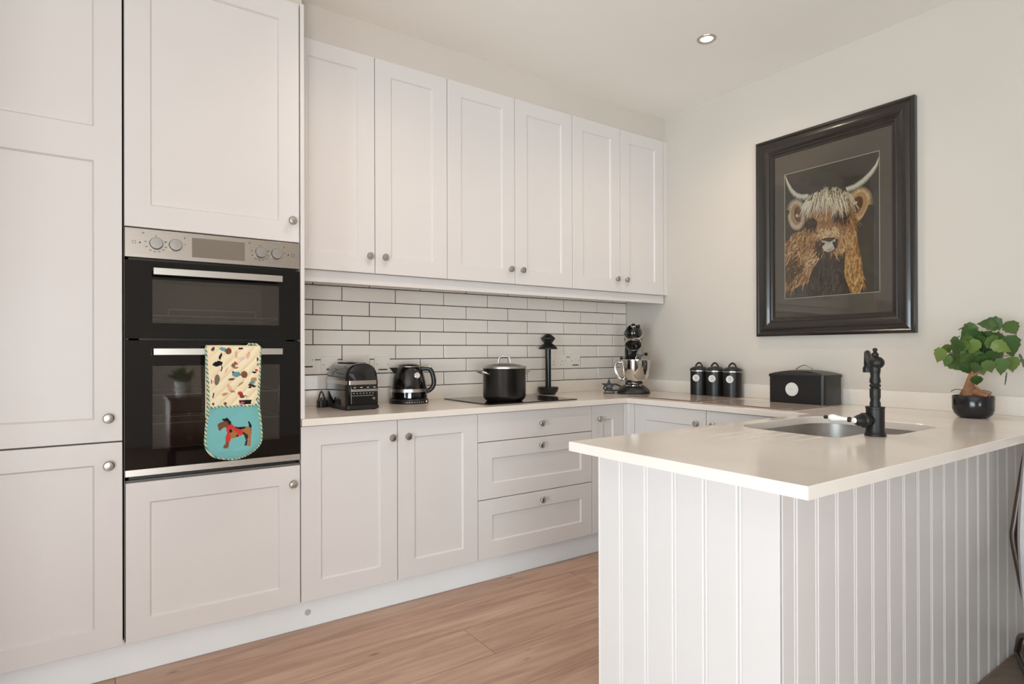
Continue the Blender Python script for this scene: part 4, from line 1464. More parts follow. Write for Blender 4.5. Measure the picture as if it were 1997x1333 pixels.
# ================================================================== CANISTERS, BREAD BIN, GLASS BOARDS
def canister(label, y):
    t = thing('canister', label, 'canister', (3.046, y, ZT + 0.0003), R(-90), group='black storage canisters', local=True)
    MB().lathe([(0, 0), (0.0505, 0), (0.052, 0.0015), (0.052, 0.150), (0, 0.150)], 44).build('body', SATINBLACK, t, smooth=35)
    MB().lathe([(0.0522, 0.1462), (0.0540, 0.1465), (0.0540, 0.1522), (0.0522, 0.1526)], 44).build('rim_band', STEEL, t, smooth=35)
    l = MB().lathe([(0, 0.1506), (0.0550, 0.1530), (0.0555, 0.1572), (0.049, 0.1660), (0.034, 0.1735), (0.015, 0.1775), (0, 0.1785)], 44).build('lid', SATINBLACK, t, smooth=40)
    MB().tube(smooth_path([(-0.026, 0, 0.1755), (-0.020, 0, 0.185), (-0.010, 0, 0.1945), (0, 0, 0.1975), (0.010, 0, 0.1945), (0.020, 0, 0.185), (0.026, 0, 0.1755)], 5), 0.0030, 8, flat=1.8).build('lid_handle', SATINBLACK, l, smooth=60)
    m = RZ(18) @ T(0, -0.0515, 0.106) @ RX(90)
    b = MB().at(m).lathe([(0, 0.0), (0.0205, -0.001), (0.0215, 0.0005), (0.0205, 0.0020), (0.0175, 0.0016), (0, 0.0016)], 32).build('badge', BADGE, t, smooth=30)
    mb = MB().at(m)
    for z_, w_ in ((0.008, 0.006), (0.003, 0.010), (-0.003, 0.007), (-0.009, 0.008)):
        mb.box(-w_, w_, z_ - 0.0011, z_ + 0.0011, 0.0016, 0.0020)
    mb.build('badge_lettering', BADGEMARK, b)['kind'] = 'stuff'
    return t


canister('black lidded canister of the row of three, nearest the stand mixer', 2.370)
canister('black lidded canister in the middle of the row of three', 2.255)
canister('black lidded canister of the row of three, nearest the bread bin', 2.134)

bread = thing('bread_bin', 'black metal bread bin with round pale badge and wire handle', 'bread bin', (2.994, 1.672, ZT + 0.0003), R(-90), local=True)
bw, bd, bh = 0.147, 0.088, 0.146
MB().prism(rrect(-bw, bw, -bd, bd, 0.018, 6), 0.0, bh - 0.006, 'z').build('body', SATINBLACK, bread, smooth=40)
lv = [(bh - 0.010, 0.0, 0.003), (bh - 0.004, 0.0, 0.0045), (bh + 0.004, 0.0, 0.0035), (bh + 0.012, 0.030, -0.004), (bh + 0.020, 0.075, -0.020), (bh + 0.0245, 0.105, -0.040), (bh + 0.0255, 0.130, -0.070)]
loop0 = dedupe(rrect(-bw, bw, -bd, bd, 0.018, 6))
n = len(loop0)
vs = []
for z, inx, iny in lv:
    ox = -0.0035 + inx
    oy = -0.0035 + max(0.0, -iny)
    vs += [(p[0] * (1 - ox / bw), p[1] * (1 - oy / bd), z) for p in loop0]
fs = [(k * n + i, k * n + (i + 1) % n, (k + 1) * n + (i + 1) % n, (k + 1) * n + i) for k in range(len(lv) - 1) for i in range(n)]
fs += [tuple(range(n)), tuple(range((len(lv) - 1) * n, len(lv) * n))]
lid = MB().add(vs, fs).build('lid', SATINBLACK, bread, smooth=40)
MB().tube(smooth_path([(-0.050, 0, bh + 0.019), (-0.036, 0, bh + 0.036), (-0.016, 0, bh + 0.0475), (0, 0, bh + 0.050), (0.016, 0, bh + 0.0475), (0.036, 0, bh + 0.036), (0.050, 0, bh + 0.019)], 6), 0.0028, 8).build('lid_handle', NICKEL, lid, smooth=60)
m = T(-0.018, -bd, 0.074) @ RX(90)
b = MB().at(m).lathe([(0, 0.0), (0.0335, -0.001), (0.0345, 0.001), (0.0325, 0.003), (0.0285, 0.0018), (0.0235, 0.0018), (0.0225, 0.0026), (0.0215, 0.0018), (0, 0.0018)], 44).build('badge', BADGE, bread, smooth=30)
mb = MB().at(m)
for i in range(5):
    mb.box(-0.0145 + i * 0.0062, -0.0110 + i * 0.0062, -0.003, 0.003, 0.0018, 0.0021)
mb.build('badge_lettering', mat('badge_faint', srgb(204, 198, 194), 0.4), b)['kind'] = 'stuff'


def saver(label, x0, x1, y0, y1):
    t = thing('glass_board', label, 'worktop saver', ((x0 + x1) / 2, (y0 + y1) / 2, ZT), group='glass worktop savers')
    MB().prism(rrect(x0, x1, y0, y1, 0.006, 4), ZT + 0.0003, ZT + 0.0042, 'z').build('edge', SAVEREDGE, t)
    MB().prism(rrect(x0 + 0.002, x1 - 0.002, y0 + 0.002, y1 - 0.002, 0.006, 4), ZT + 0.0043, ZT + 0.0050, 'z').build('textured_face', SAVER, t)


saver('flat textured glass board on the worktop before the canisters', 2.612, 2.985, 2.050, 2.560)
saver('flat textured glass board on the worktop before the bread bin', 2.592, 2.895, 1.500, 2.000)

# ================================================================== TAP
tap = thing('kitchen_tap', 'black traditional kitchen tap with white porcelain lever beside the sink', 'tap', (2.036, 0.906, ZT + 0.0003), R(-66), local=True)
# local: +Y away from the camera, +X to its right
MB().lathe([(0, 0), (0.0305, 0), (0.0310, 0.003), (0.0290, 0.008), (0.0275, 0.012), (0.0268, 0.016), (0.0262, 0.030), (0.0262, 0.086), (0.0275, 0.087), (0.0275, 0.092), (0.0170, 0.0925), (0, 0.0925)], 40).build('body', MATTEBLACK, tap, smooth=35)
MB().lathe([(0, 0.092), (0.0155, 0.092), (0.0155, 0.103), (0.0130, 0.113), (0.0155, 0.123), (0.0155, 0.148), (0.0148, 0.150), (0.0125, 0.1515), (0.0125, 0.153), (0.0150, 0.155), (0.0165, 0.159), (0.0150, 0.163), (0.0125, 0.165), (0.0125, 0.1665), (0.0155, 0.168), (0.0155, 0.178), (0.0128, 0.190), (0.0150, 0.203), (0.0155, 0.206), (0.0155, 0.2215), (0, 0.2215)], 32).build('column', MATTEBLACK, tap, smooth=40)
MB().sphere((0.004, 0, 0.232), 0.0225, 24, 14, (1.0, 1.0, 0.92)).build('spout_joint', MATTEBLACK, tap, smooth=60)
MB().at(T(0.0, 0, 0.250)).lathe([(0, 0), (0.008, 0), (0.0105, 0.006), (0.0105, 0.010), (0.006, 0.015), (0.0045, 0.017), (0.007, 0.021), (0.0072, 0.024), (0.005, 0.028), (0, 0.029)], 20).build('finial', MATTEBLACK, tap, smooth=40)
MB().tube(smooth_path([(-0.006, 0.010, 0.226), (-0.015, 0.045, 0.234), (-0.020, 0.085, 0.253), (-0.022, 0.125, 0.262), (-0.023, 0.162, 0.252), (-0.0235, 0.182, 0.230), (-0.0235, 0.187, 0.210)], 7), 0.0100, 14).build('spout', MATTEBLACK, tap, smooth=60)
MB().at(T(-0.0235, 0.187, 0.195)).lathe([(0, 0), (0.0130, 0), (0.0135, 0.004), (0.0135, 0.014), (0.0118, 0.020), (0, 0.020)], 20).build('nozzle', MATTEBLACK, tap, smooth=40)
vm = RZ(-48) @ T(0, 0, 0.050) @ RX(90)          # valve barrel pointing to the near left
vz = [(0, 0.010), (0.0195, 0.010), (0.0205, 0.030), (0.0235, 0.034), (0.0235, 0.044), (0.0205, 0.047), (0.0190, 0.048), (0.0180, 0.060), (0.0130, 0.072), (0.0095, 0.075), (0, 0.075)]
MB().at(vm).lathe(vz, 32).build('valve', MATTEBLACK, tap, smooth=35)
MB().at(vm).lathe([(0, 0.0752), (0.0092, 0.0752), (0.0092, 0.079), (0.0072, 0.082), (0, 0.083)], 20).build('valve_button', PORCELAIN, tap, smooth=40)
tip = vm @ Vector((0, 0, 0.066))
dirl = (Vector((-0.985, -0.02, 0.07))).normalized()


def along(v0, d_, prof, seg=18):
    q = d_.to_track_quat('Z', 'Y').to_matrix().to_4x4()
    return MB().at(Matrix.Translation(v0) @ q).lathe(prof, seg)


lev = along(tip, dirl, [(0, 0.004), (0.0042, 0.006), (0.0042, 0.012), (0.0085, 0.020), (0.0085, 0.024), (0.006, 0.0275), (0, 0.0275)]).build('lever', MATTEBLACK, tap, smooth=40)
along(tip, dirl, [(0, 0.028), (0.0062, 0.028), (0.0066, 0.038), (0.0088, 0.052), (0.0120, 0.064), (0.0118, 0.072), (0.0080, 0.080), (0.004, 0.082), (0, 0.082)]).build('lever_grip', PORCELAIN, lev, smooth=50)
along(tip, dirl, [(0, 0.0822), (0.0035, 0.0822), (0.0060, 0.087), (0.0060, 0.090), (0.0035, 0.094), (0, 0.095)]).build('lever_tip', MATTEBLACK, lev, smooth=50)

# ================================================================== DOWNLIGHTS
def downlight(label, x, y):
    t = thing('downlight', label, 'downlight', (x, y, ZC), group='ceiling downlights', local=True)
    MB().lathe([(0.030, -0.002), (0.033, -0.0050), (0.045, -0.0040), (0.0465, -0.0005), (0.0465, 0.0), (0.030, 0.0)], 40).build('trim_ring', NICKEL, t, smooth=40)
    MB().lathe([(0, -0.0028), (0.0285, -0.0028), (0.030, -0.0010), (0, -0.0010)], 32).build('lamp', BULB, t)
    ld_ = bpy.data.lights.new('downlight_beam', 'SPOT')
    ld_.energy, ld_.color = LAMP_ENERGY, LAMP_COLOR
    ld_.spot_size, ld_.spot_blend, ld_.shadow_soft_size = R(150), 1.0, 0.03
    lo = bpy.data.objects.new('beam', ld_)
    COL.objects.link(lo)
    lo.parent = t
    lo.location = (0, 0, -0.012)


downlight('small round nickel ceiling downlight near the picture wall', 2.49, 1.885)
downlight('unseen added round nickel ceiling downlight above the drawers', 1.10, 1.885)  # extra fitting out of view, added for more warm light

# ================================================================== PICTURE
pic = thing('framed_picture', 'framed painting of a shaggy long horned brown cow', 'picture', (XR - 0.02, 1.608, 1.221))
PY_A, PY_B, PZ_A, PZ_B = 1.203, 2.013, 1.221, 2.320


def frame_member(p, q, side):
    """mitred moulding between outer corners"""
    prof = [(0.0, 0.0), (0.0, 0.026), (0.006, 0.031), (0.014, 0.031), (0.020, 0.027), (0.034, 0.031), (0.052, 0.030), (0.070, 0.022), (0.078, 0.018), (0.082, 0.020), (0.088, 0.019), (0.094, 0.013), (0.104, 0.011), (0.105, 0.0)]
    mb = MB()
    n = len(prof)
    vs = []
    p, q = Vector(p), Vector(q)
    c = Vector(((PY_A + PY_B) / 2, (PZ_A + PZ_B) / 2))
    for end, other in ((p, q), (q, p)):
        along_ = (other - end).normalized()
        inw = Vector((-along_.y, along_.x))
        if (c - end).dot(inw) < 0:
            inw = -inw
        for w_, d_ in prof:
            a = end + inw * w_ + along_ * w_
            vs.append((XR - 0.0015 - d_, a.x, a.y))
    fs = [(i, (i + 1) % n, n + (i + 1) % n, n + i) for i in range(n)] + [tuple(range(n)), tuple(range(n, 2 * n))]
    mb.add(vs, fs)
    mb.build('frame_side', FRAMEWOOD, pic, smooth=28)


cn = [(PY_A, PZ_A), (PY_B, PZ_A), (PY_B, PZ_B), (PY_A, PZ_B)]
for i in range(4):
    frame_member(cn[i], cn[(i + 1) % 4], i)
AY0, AY1, AZ0, AZ1 = 1.363, 1.852, 1.4235, 2.110     # painting
mb = MB()
for (a, b, c, e) in ((1.300, AY0, 1.305, 2.225), (AY1, 1.912, 1.305, 2.225), (AY0, AY1, 1.305, AZ0), (AY0, AY1, AZ1, 2.225)):
    mb.box(XR - 0.0075, XR - 0.005, a, b, c, e)
mb.build('mount', MOUNT, pic)
mb = MB()
for (a, b, c, e) in ((AY0, AY0 + 0.0025, AZ0, AZ1), (AY1 - 0.0025, AY1, AZ0, AZ1), (AY0, AY1, AZ0, AZ0 + 0.0025), (AY0, AY1, AZ1 - 0.0025, AZ1)):
    mb.box(XR - 0.0073, XR - 0.0048, a, b, c, e)
mb.build('mount_bevel', SLIP, pic)
MB().box(XR - 0.0100, XR - 0.0090, 1.304, 1.907, 1.315, 2.223).build('glazing', PICGLASS, pic)

# the painting itself: brush strokes laid on a board
random.seed(11)
art = MB()


def st(x, y):
    """sketch pixels -> painting coordinates (0..1)"""
    s = (x - 103) / 751.0
    yt, yb = 280 - 192 * s, 1263 - 60 * s
    return s, (y - yt) / (yb - yt)


layer = [0]


def put(poly, color):
    layer[0] += 1
    dx = XR - 0.0048 - 0.0000003 * layer[0]
    vs = []
    for x, y in poly:
        s, t = st(x, y)
        s, t = min(max(s, 0.004), 0.996), min(max(t, 0.004), 0.996)
        vs.append((dx, AY1 - s * (AY1 - AY0), AZ1 - t * (AZ1 - AZ0)))
    art.add(vs, [tuple(range(len(vs)))], [srgb(*color)])


def stroke(x, y, ang, ln, w, color, bend=0.0):
    pts = []
    for k in range(5):
        u = k / 4
        a = R(ang + bend * u)
        pts.append((x + ln * u * math.cos(a), y + ln * u * math.sin(a), w * (1 - 0.85 * u ** 1.5)))
    l, r_ = [], []
    for i, (px, py, ww) in enumerate(pts):
        a = R(ang + bend * i / 4 + 90)
        l.append((px + ww / 2 * math.cos(a), py + ww / 2 * math.sin(a)))
        r_.append((px - ww / 2 * math.cos(a), py - ww / 2 * math.sin(a)))
    for i in range(4):
        put([l[i], l[i + 1], r_[i + 1], r_[i]], color)


def tone(c, v=14):
    k = random.uniform(-v, v)
    return tuple(max(0, min(255, q + k + random.uniform(-4, 4))) for q in c)


def inpoly_pts(poly, n):
    x0, x1 = min(p[0] for p in poly), max(p[0] for p in poly)
    y0, y1 = min(p[1] for p in poly), max(p[1] for p in poly)
    out = []
    while len(out) < n:
        p = (random.uniform(x0, x1), random.uniform(y0, y1))
        if inside(poly, *p):
            out.append(p)
    return out


def fur(poly, n, ang, spread, ln, w, colors, bend=15):
    for x, y in sorted(inpoly_pts(poly, n), key=lambda p: p[1]):
        a = ang(x, y) if callable(ang) else ang
        stroke(x, y, a + random.gauss(0, spread), ln * random.uniform(0.6, 1.3), w * random.uniform(0.6, 1.3), tone(random.choice(colors)), random.uniform(-bend, bend))


put([(103, 280), (854, 88), (854, 1203), (103, 1263)], (80, 70, 61))
for x, y in inpoly_pts([(110, 290), (850, 100), (850, 1190), (110, 1250)], 160):
    stroke(x, y, random.uniform(0, 360), 90, 60, tone((80, 70, 61), 4))
# chest and shoulders
lb = [(105, 830), (180, 740), (300, 700), (420, 860), (400, 945), (330, 1060), (310, 1120), (200, 1175), (105, 1205)]
put(lb, (150, 106, 66))
fur(lb, 420, lambda x, y: 118 + (x - 250) * 0.05, 14, 70, 9, [(176, 124, 74), (196, 146, 92), (132, 90, 56), (214, 172, 122), (110, 76, 50)])
fur([(105, 1000), (200, 930), (280, 1000), (180, 1100), (105, 1130)], 110, 125, 12, 60, 12, [(92, 66, 46), (80, 60, 44), (120, 84, 54)])
rb = [(590, 690), (680, 700), (700, 840), (722, 950), (738, 1110), (705, 1205), (640, 1210), (590, 1060), (615, 900)]
put(rb, (170, 118, 68))
fur(rb, 320, lambda x, y: 96 + (x - 650) * -0.08, 12, 75, 9, [(200, 148, 88), (216, 170, 112), (168, 114, 64), (142, 98, 60)])
put([(400, 900), (480, 880), (600, 900), (590, 1060), (640, 1212), (280, 1240), (320, 1080)], (70, 54, 44))
fur([(400, 920), (590, 910), (585, 1060), (630, 1200), (300, 1230), (330, 1080)], 150, 95, 14, 80, 18, [(72, 56, 45), (82, 64, 52), (62, 48, 40)])
fur([(290, 880), (400, 860), (400, 960), (300, 1060)], 60, 130, 10, 60, 8, [(196, 150, 100), (170, 120, 74), (222, 190, 150)])
# ears
le = ell(208, 592, 62, 96, -8, 22)
put(le, (176, 140, 104))
put(ell(222, 590, 34, 62, -5, 18), (126, 84, 58))
for a in range(0, 360, 5):
    stroke(208 + 52 * math.cos(R(a)), 592 + 84 * math.sin(R(a)), 90 + (a - 90) * 0.35 if a < 200 else a, 44, 8, tone((206, 180, 148)))
put(ell(212, 600, 12, 14), (214, 196, 172))
re_ = ell(706, 512, 66, 112, 22, 22)
put(re_, (186, 142, 98))
put(ell(688, 520, 40, 78, 22, 18), (116, 78, 54))
for a in range(0, 360, 5):
    x, y = 706 + 58 * math.cos(R(a)) - 20 * math.sin(R(a)), 512 + 98 * math.sin(R(a)) + 8 * math.cos(R(a))
    stroke(x, y, 110 if a < 180 else a, 46, 8, tone((216, 178, 128)))
put(ell(678, 500, 20, 9, -30), (226, 206, 176))
# head
fc = [(275, 560), (430, 430), (600, 430), (690, 600), (690, 720), (620, 860), (530, 900), (420, 880), (350, 800), (285, 720)]
put(fc, (160, 112, 72))
fur(fc, 420, lambda x, y: 90 + (480 - x) * 0.18, 18, 62, 8, [(186, 136, 88), (206, 160, 110), (150, 104, 66), (128, 86, 56)])
for cx, cy, a, b in ((335, 655, 58, 44), (575, 600, 66, 46)):
    fur(ell(cx, cy, a, b, 20), 60, 100, 20, 46, 12, [(58, 44, 36), (70, 52, 42), (90, 62, 46)])
fur([(400, 700), (540, 680), (560, 760), (400, 770)], 90, lambda x, y: 90 + (470 - x) * 0.5, 14, 44, 7, [(214, 180, 132), (226, 200, 158), (186, 138, 90)])
fur([(560, 720), (690, 690), (640, 880), (560, 860)], 90, 100, 16, 60, 8, [(196, 148, 98), (170, 120, 74), (216, 176, 126)])
fur([(370, 800), (420, 780), (430, 890), (380, 900)], 50, 95, 14, 50, 10, [(72, 54, 42), (92, 68, 50)])
put([(408, 800), (440, 775), (520, 770), (548, 790), (540, 850), (500, 890), (440, 885), (412, 850)], (78, 58, 46))
# muzzle
put([(415, 795), (450, 798), (480, 808), (505, 795), (530, 778), (524, 812), (512, 838), (524, 858), (498, 880), (470, 885), (440, 878), (422, 850), (430, 830)], (222, 204, 184))
put(ell(432, 822, 11, 14, 20), (60, 46, 42))
put(ell(516, 818, 11, 16, -15), (60, 46, 42))
put([(452, 866), (500, 864), (480, 874)], (150, 120, 104))
# horns
for path, ws in (([(312, 448), (255, 455), (205, 440), (162, 400), (132, 345), (112, 288)], (50, 52, 48, 38, 24, 5)), ([(612, 395), (680, 372), (742, 325), (795, 265), (832, 205), (852, 140)], (46, 48, 44, 36, 24, 5))):
    for f_, col_ in ((1.0, (150, 136, 118)), (0.72, (196, 184, 164)), (0.36, (222, 212, 196))):
        for i in range(len(path) - 1):
            (x0, y0), (x1, y1) = path[i], path[i + 1]
            nx_, ny_ = -(y1 - y0), x1 - x0
            L = math.hypot(nx_, ny_)
            nx_, ny_ = nx_ / L, ny_ / L
            o_ = (1 - f_) * 8
            a, b = ws[i] * f_ / 2, ws[i + 1] * f_ / 2
            put([(x0 + nx_ * a, y0 + ny_ * a - o_), (x1 + nx_ * b, y1 + ny_ * b - o_), (x1 - nx_ * b, y1 - ny_ * b - o_), (x0 - nx_ * a, y0 - ny_ * a - o_)], col_)
# forelock
fur([(300, 440), (420, 390), (560, 380), (640, 410), (650, 470), (280, 500)], 260, lambda x, y: 90 + (470 - x) * 0.13, 9, 128, 8, [(226, 208, 180), (206, 182, 148), (236, 224, 204), (176, 150, 120), (150, 126, 100)], 10)
fur([(410, 400), (580, 385), (560, 400), (430, 410)], 26, -90, 30, 34, 6, [(214, 196, 166), (196, 172, 140)])
for k in range(9):                                                  # signature scribble
    put([(132 + k * 20, 1222 + (k % 3) * 5), (144 + k * 20, 1216 + (k % 2) * 8), (146 + k * 20, 1221 + (k % 2) * 8), (134 + k * 20, 1227 + (k % 3) * 5)], (112, 98, 82))
art.build('painting', PAINTING, pic, colors=True)
MB().box(XR - 0.0046, XR - 0.0014, 1.300, 1.912, 1.305, 2.225).build('backing_board', MOUNT, pic)

# ================================================================== POTTED PLANT
PC = (2.897, 0.920)
plant = thing('potted_plant', 'small leafy green bonsai style plant with thick trunk in a black bowl', 'plant', (PC[0], PC[1], ZT + 0.0003), R(-72.4), local=True)
# local +Y away from the camera, +X to its right
MB().lathe([(0, 0), (0.042, 0), (0.052, 0.004), (0.063, 0.016), (0.0690, 0.034), (0.0698, 0.050), (0.0698, 0.086), (0.0685, 0.088), (0.0668, 0.086), (0.0668, 0.050), (0.060, 0.030), (0, 0.020)], 56).build('pot', POTGLAZE, plant, smooth=35)
MB().lathe([(0, 0.092), (0.026, 0.090), (0.050, 0.085), (0.0665, 0.078), (0.0665, 0.070), (0, 0.070)], 40).build('soil', SOIL, plant, smooth=50)
tr = smooth_path([(-0.018, 0.0, 0.078), (-0.017, 0.0, 0.100), (-0.010, 0.002, 0.135), (-0.002, 0.002, 0.165), (0.012, 0.0, 0.195), (0.018, 0.0, 0.225)], 5)
MB().tube(tr, [0.021 - 0.0115 * (i / (len(tr) - 1)) for i in range(len(tr))], 16).build('trunk', BONSAIBARK, plant, smooth=50)
for pts, r0_ in (([(-0.012, 0.01, 0.13), (-0.034, 0.01, 0.105), (-0.044, 0.012, 0.082)], 0.006), ([(0.004, 0, 0.125), (0.028, -0.004, 0.106), (0.049, 0, 0.098), (0.053, 0, 0.078)], 0.0055), ([(0.0, 0, 0.105), (0.024, -0.006, 0.095), (0.042, -0.01, 0.082)], 0.014)):
    pp = smooth_path(pts, 5)
    MB().tube(pp, [r0_ * (1 - 0.4 * i / len(pp)) for i in range(len(pp))], 8).build('root', BONSAIBARK, plant, smooth=50)
for pts in ([(-0.03, 0, 0.108), (-0.055, -0.01, 0.112), (-0.072, -0.012, 0.103)], [(0.03, 0, 0.112), (0.055, 0.0, 0.104), (0.054, 0, 0.095)]):
    MB().tube(smooth_path(pts, 4), 0.0016, 6).build('dry_twig', TWIG, plant, smooth=50)


def leaf_mesh(nm, sd):
    rnd = random.Random(sd)
    N = 9
    mb = MB()
    vs, fs = [], []
    for i in range(N + 1):
        t = i / N
        w = 0.345 * math.sin(math.pi * t ** 0.72) ** 0.85 * (1 - 0.25 * t) if 0 < t < 1 else 0.0
        ser = 1 + (0.13 if i % 2 else -0.05)
        bend = -0.22 * t * t
        y = t
        for s in (-1, -0.5, 0, 0.5, 1):
            lift = 0.10 * abs(s) * w * 2 + 0.015 * math.sin(i * 2.4 + s)
            vs.append((s * w * (ser if abs(s) == 1 else 1), y - 0.05 * abs(s) * (1 if 0 < t < 1 else 0), bend + lift))
    for i in range(N):
        for k in range(4):
            a = i * 5 + k
            fs.append((a, a + 1, a + 6, a + 5))
    mb.add(vs, fs)
    me = mb.mesh(nm, 70)
    return me


LM = []
for i in range(3):
    me = leaf_mesh('leaf', i)
    me.materials.append(LEAF)
    LM.append(me)
random.seed(21)
S_ = 0.1725 / 1166 * 2.42         # metres per sketch pixel at the plant


def leaf(px, py, size, ang, tilt=None, depth=None, mesh=None):
    """px,py: leaf middle in the plant sketch; ang: direction of the tip (deg, 0 right, 90 up)"""
    x = (px - 622) * S_ * 0.79
    z = 0.0 + (1255 - py) * S_
    y = random.uniform(-0.06, 0.05) if depth is None else depth
    L = size * S_ * 1.12
    m = random.choice(LM) if mesh is None else mesh
    tl = random.uniform(8, 42) if tilt is None else tilt
    # leaf lies in XY of its mesh, tip +Y, face +Z ; stand it up facing the camera
    q = Matrix.Rotation(R(-(90 - ang)) * -1 * -1, 4, 'Y') @ Matrix.Rotation(R(90 - tl * 0.6), 4, 'X') @ Matrix.Rotation(R(random.uniform(-25, 25)), 4, 'Y')
    o = bpy.data.objects.new('leaf', m)
    COL.objects.link(o)
    o.parent = plant
    mw = Matrix.Translation((x, y, z)) @ Matrix.Rotation(R(90 - ang), 4, 'Y') @ Matrix.Rotation(R(90 - tl), 4, 'X') @ Matrix.Rotation(R(random.uniform(-20, 20)), 4, 'Y') @ Matrix.Diagonal((L, L, L, 1)) @ Matrix.Translation((0, -0.5, 0))
    o.matrix_local = mw
    return o


for a in ((235, 565, 190, -115), (330, 490, 140, -60), (325, 625, 130, -110), (420, 460, 200, -150), (435, 655, 280, -55), (565, 640, 210, -80), (560, 285, 200, -130), (665, 340, 190, -20),
          (800, 205, 220, 175), (1060, 270, 210, -60), (755, 525, 270, -92), (865, 430, 220, -40), (1040, 470, 260, -75), (665, 580, 200, -75), (850, 600, 210, -60), (930, 685, 190, -95), (1060, 665, 190, -85),
          (662, 845, 160, -85), (640, 705, 150, -110), (700, 420, 190, -120), (540, 400, 180, -160), (905, 545, 200, -50), (740, 745, 130, -70), (620, 470, 180, -120), (790, 345, 190, 10), (915, 365, 170, -20),
          (400, 390, 130, 190), (490, 520, 180, -140), (560, 720, 170, -60), (800, 690, 180, -70), (710, 640, 180, -100), (940, 470, 190, -30), (480, 450, 170, -170), (870, 200, 130, 20), (610, 330, 160, 150)):
    leaf(*a)
for k in range(26):
    a = random.uniform(0, 360)
    leaf(690 + 260 * math.cos(R(a)) * random.random(), 520 + 170 * math.sin(R(a)) * random.random(), random.uniform(150, 200), random.uniform(-150, -20), depth=random.uniform(-0.01, 0.09))
# stems from the trunk top to the leaf clusters
for ex, ey in ((300, 520), (430, 430), (560, 330), (700, 330), (850, 250), (985, 190), (930, 420), (1050, 560), (560, 600), (800, 600), (450, 600), (900, 660)):
    p0 = Vector((0.018, 0, 0.205))
    p2 = Vector(((ex - 622) * S_ * 0.79, random.uniform(-0.03, 0.03), (1255 - ey) * S_))
    pm_ = (p0 + p2) / 2 + Vector((0, 0, 0.016))
    MB().tube(smooth_path([p0, pm_, p2], 5), 0.0016, 6).build('stem', TWIG, plant, smooth=50)
for px0, py0, px1, py1, w_ in ((1125, 540, 1205, 740, 30), (990, 740, 970, 880, 14), (560, 218, 455, 270, 16), (478, 335, 370, 400, 14)):
    mb = MB()
    P0 = Vector(((px0 - 622) * S_ * 0.79, -0.01, (1255 - py0) * S_))
    P1 = Vector(((px1 - 622) * S_ * 0.79, -0.02, (1255 - py1) * S_))
    dd = (P1 - P0).normalized()
    nn = Vector((-dd.z, 0, dd.x))
    vs, fs = [], []
    for i in range(9):
        t = i / 8
        c_ = P0.lerp(P1, t)
        hw = w_ * S_ * 0.5 * (0.35 + 0.65 * math.sin(math.pi * (0.08 + 0.86 * t))) * (1.2 if i % 2 else 0.8)
        vs += [c_ + nn * hw, c_ + Vector((0, -0.002, 0)), c_ - nn * hw]
    for i in range(8):
        fs += [(3 * i, 3 * i + 1, 3 * i + 4, 3 * i + 3), (3 * i + 1, 3 * i + 2, 3 * i + 5, 3 * i + 4)]
    mb.add(vs, fs).build('dry_leaf', LEAFDARK, plant)

# ================================================================== RUG AND CHAIR AT THE RIGHT EDGE
tag(MB().prism(rrect(1.75, 3.06, -1.3, 0.768, 0.01, 3), 0.0003, 0.0075, 'z').build('rug', RUG, bevel=0.002), 'taupe woven rug on the floor beside the peninsula', 'rug')
chair = thing('dining_chair', 'pale upholstered chair with bronze tube frame at the peninsula', 'chair', (2.62, 0.55, 0.008))
dv = Vector((-0.915, -0.40, 0))         # forwards
sv = Vector((0.40, -0.915, 0))          # across
V0 = Vector((2.600, 0.712, 0.497))
for k in range(2):
    b = sv * (0.50 * k)
    V = V0 + b
    so = sv * (0.030 if k == 0 else -0.030)
    MB().tube(smooth_path([V + so * 1.4 + Vector((0, 0, 0.315)), V + so + Vector((0, 0, 0.25)), V + so * 0.2 + Vector((0, 0, 0.06)), V, V + so * 0.35 + Vector((0, 0, -0.08)), V + so * 1.3 + Vector((0, 0, -0.25)), V + so * 2 + dv * 0.06 + Vector((0, 0, -0.33))], 6), 0.011, 12).build('back_tube', BRONZE, chair, smooth=60)
    foot = Vector((2.800, 0.756, 0.019)) + b
    MB().tube(smooth_path([V + so * 2 + dv * 0.06 + Vector((0, 0, -0.325)), foot + dv * 0.09 + Vector((0, 0, 0.10)), foot + dv * 0.012 + Vector((0, 0, 0.028)), foot + Vector((0, 0, 0.004)), foot + dv * 0.03, foot + dv * 0.30, foot + dv * 0.62], 6), 0.0105, 12).build('sled_leg', BRONZE, chair, smooth=60)
MB().tube([V0 + Vector((0, 0, -0.002)), V0 + sv * 0.5 + Vector((0, 0, -0.002))], 0.009, 12).build('cross_bar', BRONZE, chair, smooth=60)
sh = MB()
vs, fs = [], []
NU, NV = 10, 14
for side_ in (0, 1):
    for j in range(NV + 1):
        for i in range(NU + 1):
            u, v = i / NU, j / NV
            z = -0.24 + 0.56 * v
            bow = 0.06 * (1 - (2 * u - 1) ** 2)
            p = V0 + sv * (0.006 + 0.488 * u) + dv * (0.030 - bow * 0.5 + 0.045 * side_ * math.sin(math.pi * (0.08 + 0.84 * v)) ** 0.5) + Vector((0, 0, z))
            p += sv * (0.016 * (2 * abs(v - 0.45)) ** 1.5 * (1 - 2 * u))
            vs.append(p)
W = NU + 1
N1 = W * (NV + 1)
for j in range(NV):
    for i in range(NU):
        a = j * W + i
        fs += [(a, a + 1, a + W + 1, a + W), (N1 + a, N1 + a + W, N1 + a + W + 1, N1 + a + 1)]
for j in range(NV):
    for i in (0, NU):
        a = j * W + i
        fs.append((a, a + W, N1 + a + W, N1 + a))
for i in range(NU):
    for j in (0, NV):
        a = j * W + i
        fs.append((a, a + 1, N1 + a + 1, N1 + a))
sh.add(vs, fs).build('backrest', FABRIC, chair, smooth=50)
c0 = V0 + dv * 0.30 + sv * 0.25
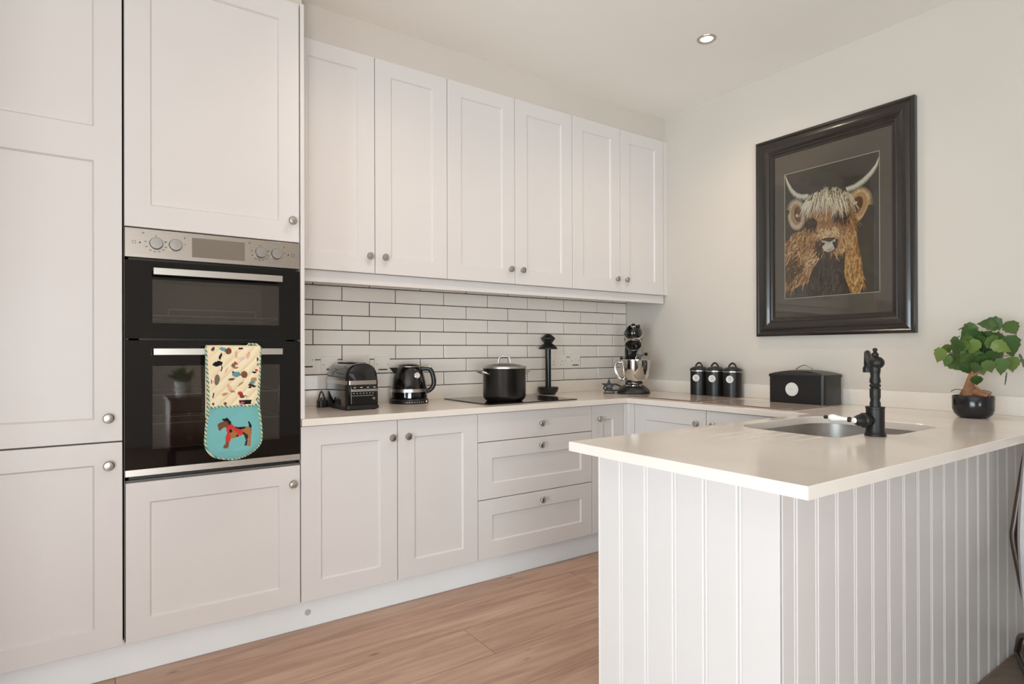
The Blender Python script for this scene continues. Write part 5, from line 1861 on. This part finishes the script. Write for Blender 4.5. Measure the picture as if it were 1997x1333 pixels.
st_m = Matrix.Translation((c0.x, c0.y, 0.40)) @ Matrix(((dv.x, sv.x, 0, 0), (dv.y, sv.y, 0, 0), (0, 0, 1, 0), (0, 0, 0, 1)))
mbs = MB().at(st_m)
mbs.prism(rrect(-0.22, 0.22, -0.215, 0.215, 0.06, 6), 0.0, 0.07, 'z')
mbs.build('seat', FABRIC, chair, bevel=0.015, segs=3)

# ================================================================== FURNITURE BEHIND THE CAMERA (seen in the oven glass)
CHESTW = mat('red_brown_wood', srgb(92, 50, 42), 0.4, var=0.2, vscale=8, stretch=(1, 1, 8))
chest = thing('wooden_chest', 'low red brown wooden chest on legs reflected in the oven glass', 'chest', (0.86, -1.72, 0))
MB().box(0.56, 1.16, -1.92, -1.52, 0.20, 0.685).build('body', CHESTW, chest, bevel=0.004)
MB().box(0.54, 1.18, -1.94, -1.50, 0.6855, 0.710).build('top', CHESTW, chest, bevel=0.003)
for dz0, dz1 in ((0.22, 0.435), (0.45, 0.665)):
    dr_ = MB().box(0.58, 1.14, -1.5195, -1.508, dz0, dz1).build('drawer', CHESTW, chest, bevel=0.002)
    for kx in (0.72, 1.0):
        kb = link('knob', KNOB, (kx, -1.508, (dz0 + dz1) / 2), dr_)
        kb.rotation_euler = (0, 0, math.pi)
for lx in (0.59, 1.13):
    for ly in (-1.89, -1.55):
        MB().box(lx - 0.022, lx + 0.022, ly - 0.022, ly + 0.022, 0.0004, 0.1998).build('leg', CHESTW, chest, bevel=0.002)
vase = thing('fern_pot', 'ribbed white pot with a leafy plant on the wooden chest', 'plant', (0.69, -1.68, 0.7104), local=True)
MB().lathe([(0, 0), (0.058, 0), (0.062, 0.004), (0.074, 0.14), (0.071, 0.142), (0.066, 0.13), (0, 0.125)], 30).build('pot', BADGE, vase, smooth=20)
random.seed(5)
for k in range(26):
    o = bpy.data.objects.new('leaf', random.choice(LM))
    COL.objects.link(o)
    o.parent = vase
    a, el = random.uniform(0, 360), random.uniform(25, 80)
    o.matrix_local = Matrix.Translation((0.03 * math.cos(R(a)), 0.03 * math.sin(R(a)), 0.13)) @ RZ(a - 90) @ RX(el) @ Matrix.Translation((0, random.uniform(0.0, 0.06), 0)) @ Matrix.Diagonal((0.11, 0.13, 0.11, 1))
